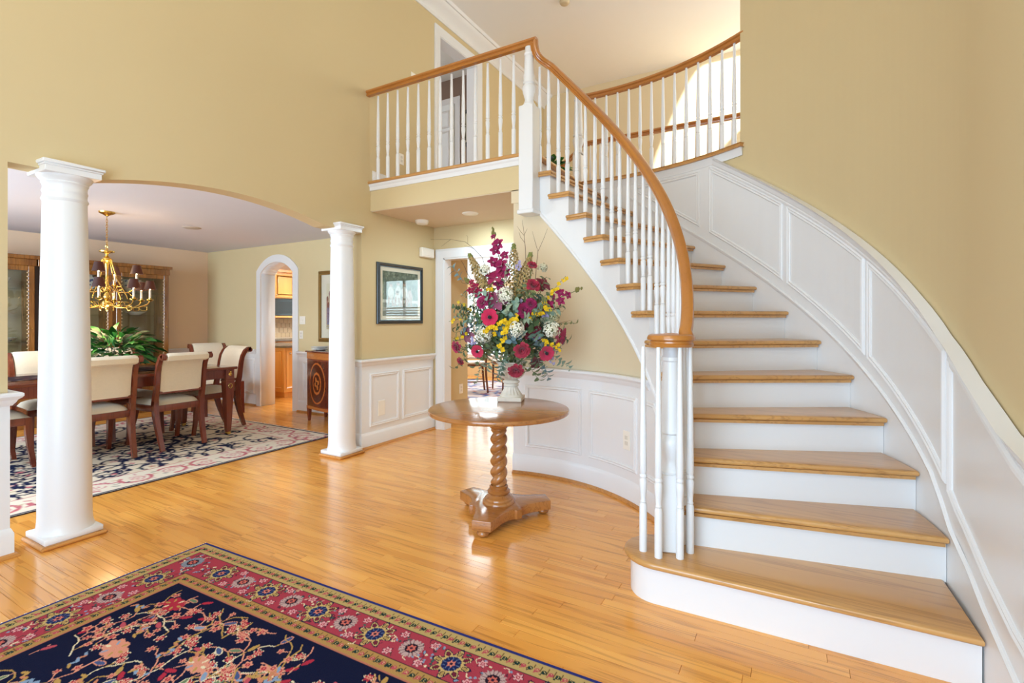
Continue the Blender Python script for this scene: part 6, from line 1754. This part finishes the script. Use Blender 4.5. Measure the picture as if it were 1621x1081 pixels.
MB().cbox(KX + .381, KX + .39, 5.86, 6.68, 1.43, 1.66, .002).build('door_glass', plain('microwave_window', '22282c', .3, coat=.2), mw, world=True, smooth=0)
MB().tube([(KX + .40, 6.74, 1.42), (KX + .42, 6.74, 1.46), (KX + .42, 6.74, 1.64), (KX + .40, 6.74, 1.68)], .012, 8).build('handle', M_APPL, mw, world=True)
MB().cbox(KX + .30, KX + .37, 5.75, 7.2, 1.345, 1.38, .002).build('light_rail', M_MAPLE, mw, world=True, smooth=0)
# backsplash tiles
wk = bpy.data.objects['wall_kitchen_back']
M_TILE = plain('stone_tile', 'd9c2a0', .5, var=.12, scale=8)
m = MB(); q = random.Random(1); nt_ = 0
for j in range(4):
    for i in range(24):
        a = 5.6 + i * .1 + (j % 2) * .05; m.cbox(KX - .002, KX + .008 + q.uniform(0, .002), a + .003, a + .097, .935 + j * .1 + .003, .935 + j * .1 + .097, .003)
o = m.build('backsplash_tiles', M_TILE, wk, smooth=0); tag(o, kind='stuff')
bc = thing('base_cabinet', 'maple base cabinet with drawers below the kitchen backsplash', 'cabinet', (KX, 6.5, 0))
MB().cbox(KX, KX + .56, 5.5, 8.0, .10, .88, .003).build('case', M_MAPLE, bc, world=True, smooth=0)
for k in range(5):
    a = 5.52 + k * .49
    for z0, z1 in ((.70, .86), (.50, .68), (.31, .48), (.12, .29)): door_panel(bc, KX + .562, a, a + .47, z0, z1, 'drawer', (a + .235, (z0 + z1) / 2))
ct = thing('countertop', 'dark granite counter along the kitchen back wall', 'countertop', (KX, 6.5, .88))
m = MB(); m.slab([(KX + .011, 5.45), (KX + .61, 5.45), (KX + .61, 8.05), (KX + .011, 8.05)], .882, .92, .008, steps=2); m.build('slab', M_STONE, ct, world=True)
ki = thing('kitchen_island', 'maple island end panel with granite top just inside the archway', 'island', (-7.5, 5.5, 0))
MB().cbox(-8.35, -7.34, 5.30, 5.95, .09, .835, .004).build('case', M_MAPLE, ki, world=True, smooth=0)
MB().cbox(-8.3, -7.39, 5.34, 5.90, 0, .09, .002).build('plinth', M_MAPLE, ki, world=True, smooth=0)
P = [(-8.27, 5.299, .18), (-7.42, 5.299, .18), (-7.42, 5.299, .76), (-8.27, 5.299, .76)]
m = MB(); m.sweep(P, Vector((0, -1, 0)), [(-.02, 0), (-.02, .004), (0, -.002), (.02, .010), (.02, 0)], closed=True); m.build('panel', M_MAPLE, ki, world=True)
P = [(-7.339, 5.36, .18), (-7.339, 5.89, .18), (-7.339, 5.89, .76), (-7.339, 5.36, .76)]
m = MB(); m.sweep(P, Vector((1, 0, 0)), [(-.02, 0), (-.02, .004), (0, -.002), (.02, .010), (.02, 0)], closed=True); m.build('panel', M_MAPLE, ki, world=True)
MB().ball((-7.32, 5.40, .74), .016, 8, 6).build('knob', M_KNOB, ki, world=True)
it = thing('island_top', 'granite slab with rounded end on the maple island', 'countertop', (-7.8, 5.6, .835))
m = MB(); P = [(-8.4, 6.0), (-8.4, 5.25), (-7.38, 5.25), (-7.29, 5.30), (-7.26, 5.40), (-7.26, 5.85), (-7.29, 5.95), (-7.38, 6.0)]
m.slab(P, .836, .872, .010, steps=2); m.build('slab', M_STONE, it, world=True)
# kitchen chair glimpsed, and breakfast chairs through the hall doorway
M_DKW = wood('dark_chair_wood', '2a120a', '4a2416', '5e3220', 2, 1.2, .35, .3)
def side_chair(name, label, x, y, rz, cush=None, sh=.47, bh=.95, grp=None, mat=None):
    mat = mat or M_DKW
    t = thing(name, label, 'chair', (x, y, .0135), rz, group=grp)
    for s_ in (-1, 1):
        MB().tube([(s_ * .19, -.22, 0), (s_ * .185, -.19, sh * .6), (s_ * .185, -.18, sh), (s_ * .18, -.22, bh)], [.017, .02, .02, .014], 8).build('rear_leg', mat, t)
        MB().tube([(s_ * .20, .20, 0), (s_ * .20, .19, sh * .5), (s_ * .20, .185, sh)], [.015, .018, .022], 8).build('front_leg', mat, t)
    m = MB(); m.slab([(-.20, -.20), (.20, -.20), (.225, .22), (-.225, .22)], sh, sh + .035, .01, steps=2); m.build('seat', mat, t)
    for z in (bh - .05, bh - .2, bh - .33): MB().cbox(-.18, .18, -.225, -.205, z - .025, z + .03, .004).build('slat', mat, t)
    for z in (.16, .28): MB().tube([(-.2, .195, z), (.2, .195, z)], .010, 6).build('stretcher', mat, t)
    for s_ in (-1, 1): MB().tube([(s_ * .19, -.20, .2), (s_ * .2, .19, .2)], .010, 6).build('stretcher', mat, t)
    if cush: m = MB(); m.slab([(-.19, -.19), (.19, -.19), (.21, .21), (-.21, .21)], sh + .035, sh + .075, .016); m.build('cushion', cush, t)
    return t
side_chair('kitchen_chair', 'dark curved wooden chair glimpsed at right of kitchen archway', -7.55, 6.55, 2.2)
M_CUS = plain('white_cushion', 'f0ece6', .85)
M_CHB = wood('brown_chair_wood', '3c1c10', '6b3a24', '80492f', 2, 1.2, .35, .3)
side_chair('breakfast_chair', 'brown breakfast chair with white cushion seen through doorway, nearer left one', -4.98, 7.42, 2.3, M_CUS, grp='breakfast chairs beyond the hall', mat=M_CHB)
side_chair('breakfast_chair', 'brown breakfast chair with white cushion seen through doorway, farther right one', -4.62, 7.98, 2.6, M_CUS, grp='breakfast chairs beyond the hall', mat=M_CHB)
rb = thing('breakfast_rug', 'blue, cream and red patterned rug under breakfast chairs', 'rug', (-6.2, 6.65, 0))
rc = Canvas(np.arange(0, 2.7, .03), np.arange(0, 2.3, .03), 'c9bfc2'); q = random.Random(5)
for k in range(260): rc.leaf(q.uniform(0, 2.7), q.uniform(0, 2.3), .16, .07, q.random() * 6, q.choice(['4a5f94', '6b7fa8', 'd9d2c8', 'b98a86', '8a3c40']))
for d0, d1, c in ((0, .06, '3d4f86'), (.2, .26, '5a6fa4')): 
    rc.rect(d0, 2.7 - d0, d0, d1, c); rc.rect(2.69 - d1, 2.69 - d0, d0, 2.3, c); rc.rect(d0, d1, d0, 2.3, c)
print_mesh('pile', rc, lambda u, v: (u, v, np.full_like(u, .011)), printed('breakfast_pile', .95, .1), rb)
MB().box(.002, 2.66, .002, 2.26, .001, .0105).build('backing', plain('breakfast_rug_edge', '3d4f86', .9), rb, smooth=0)
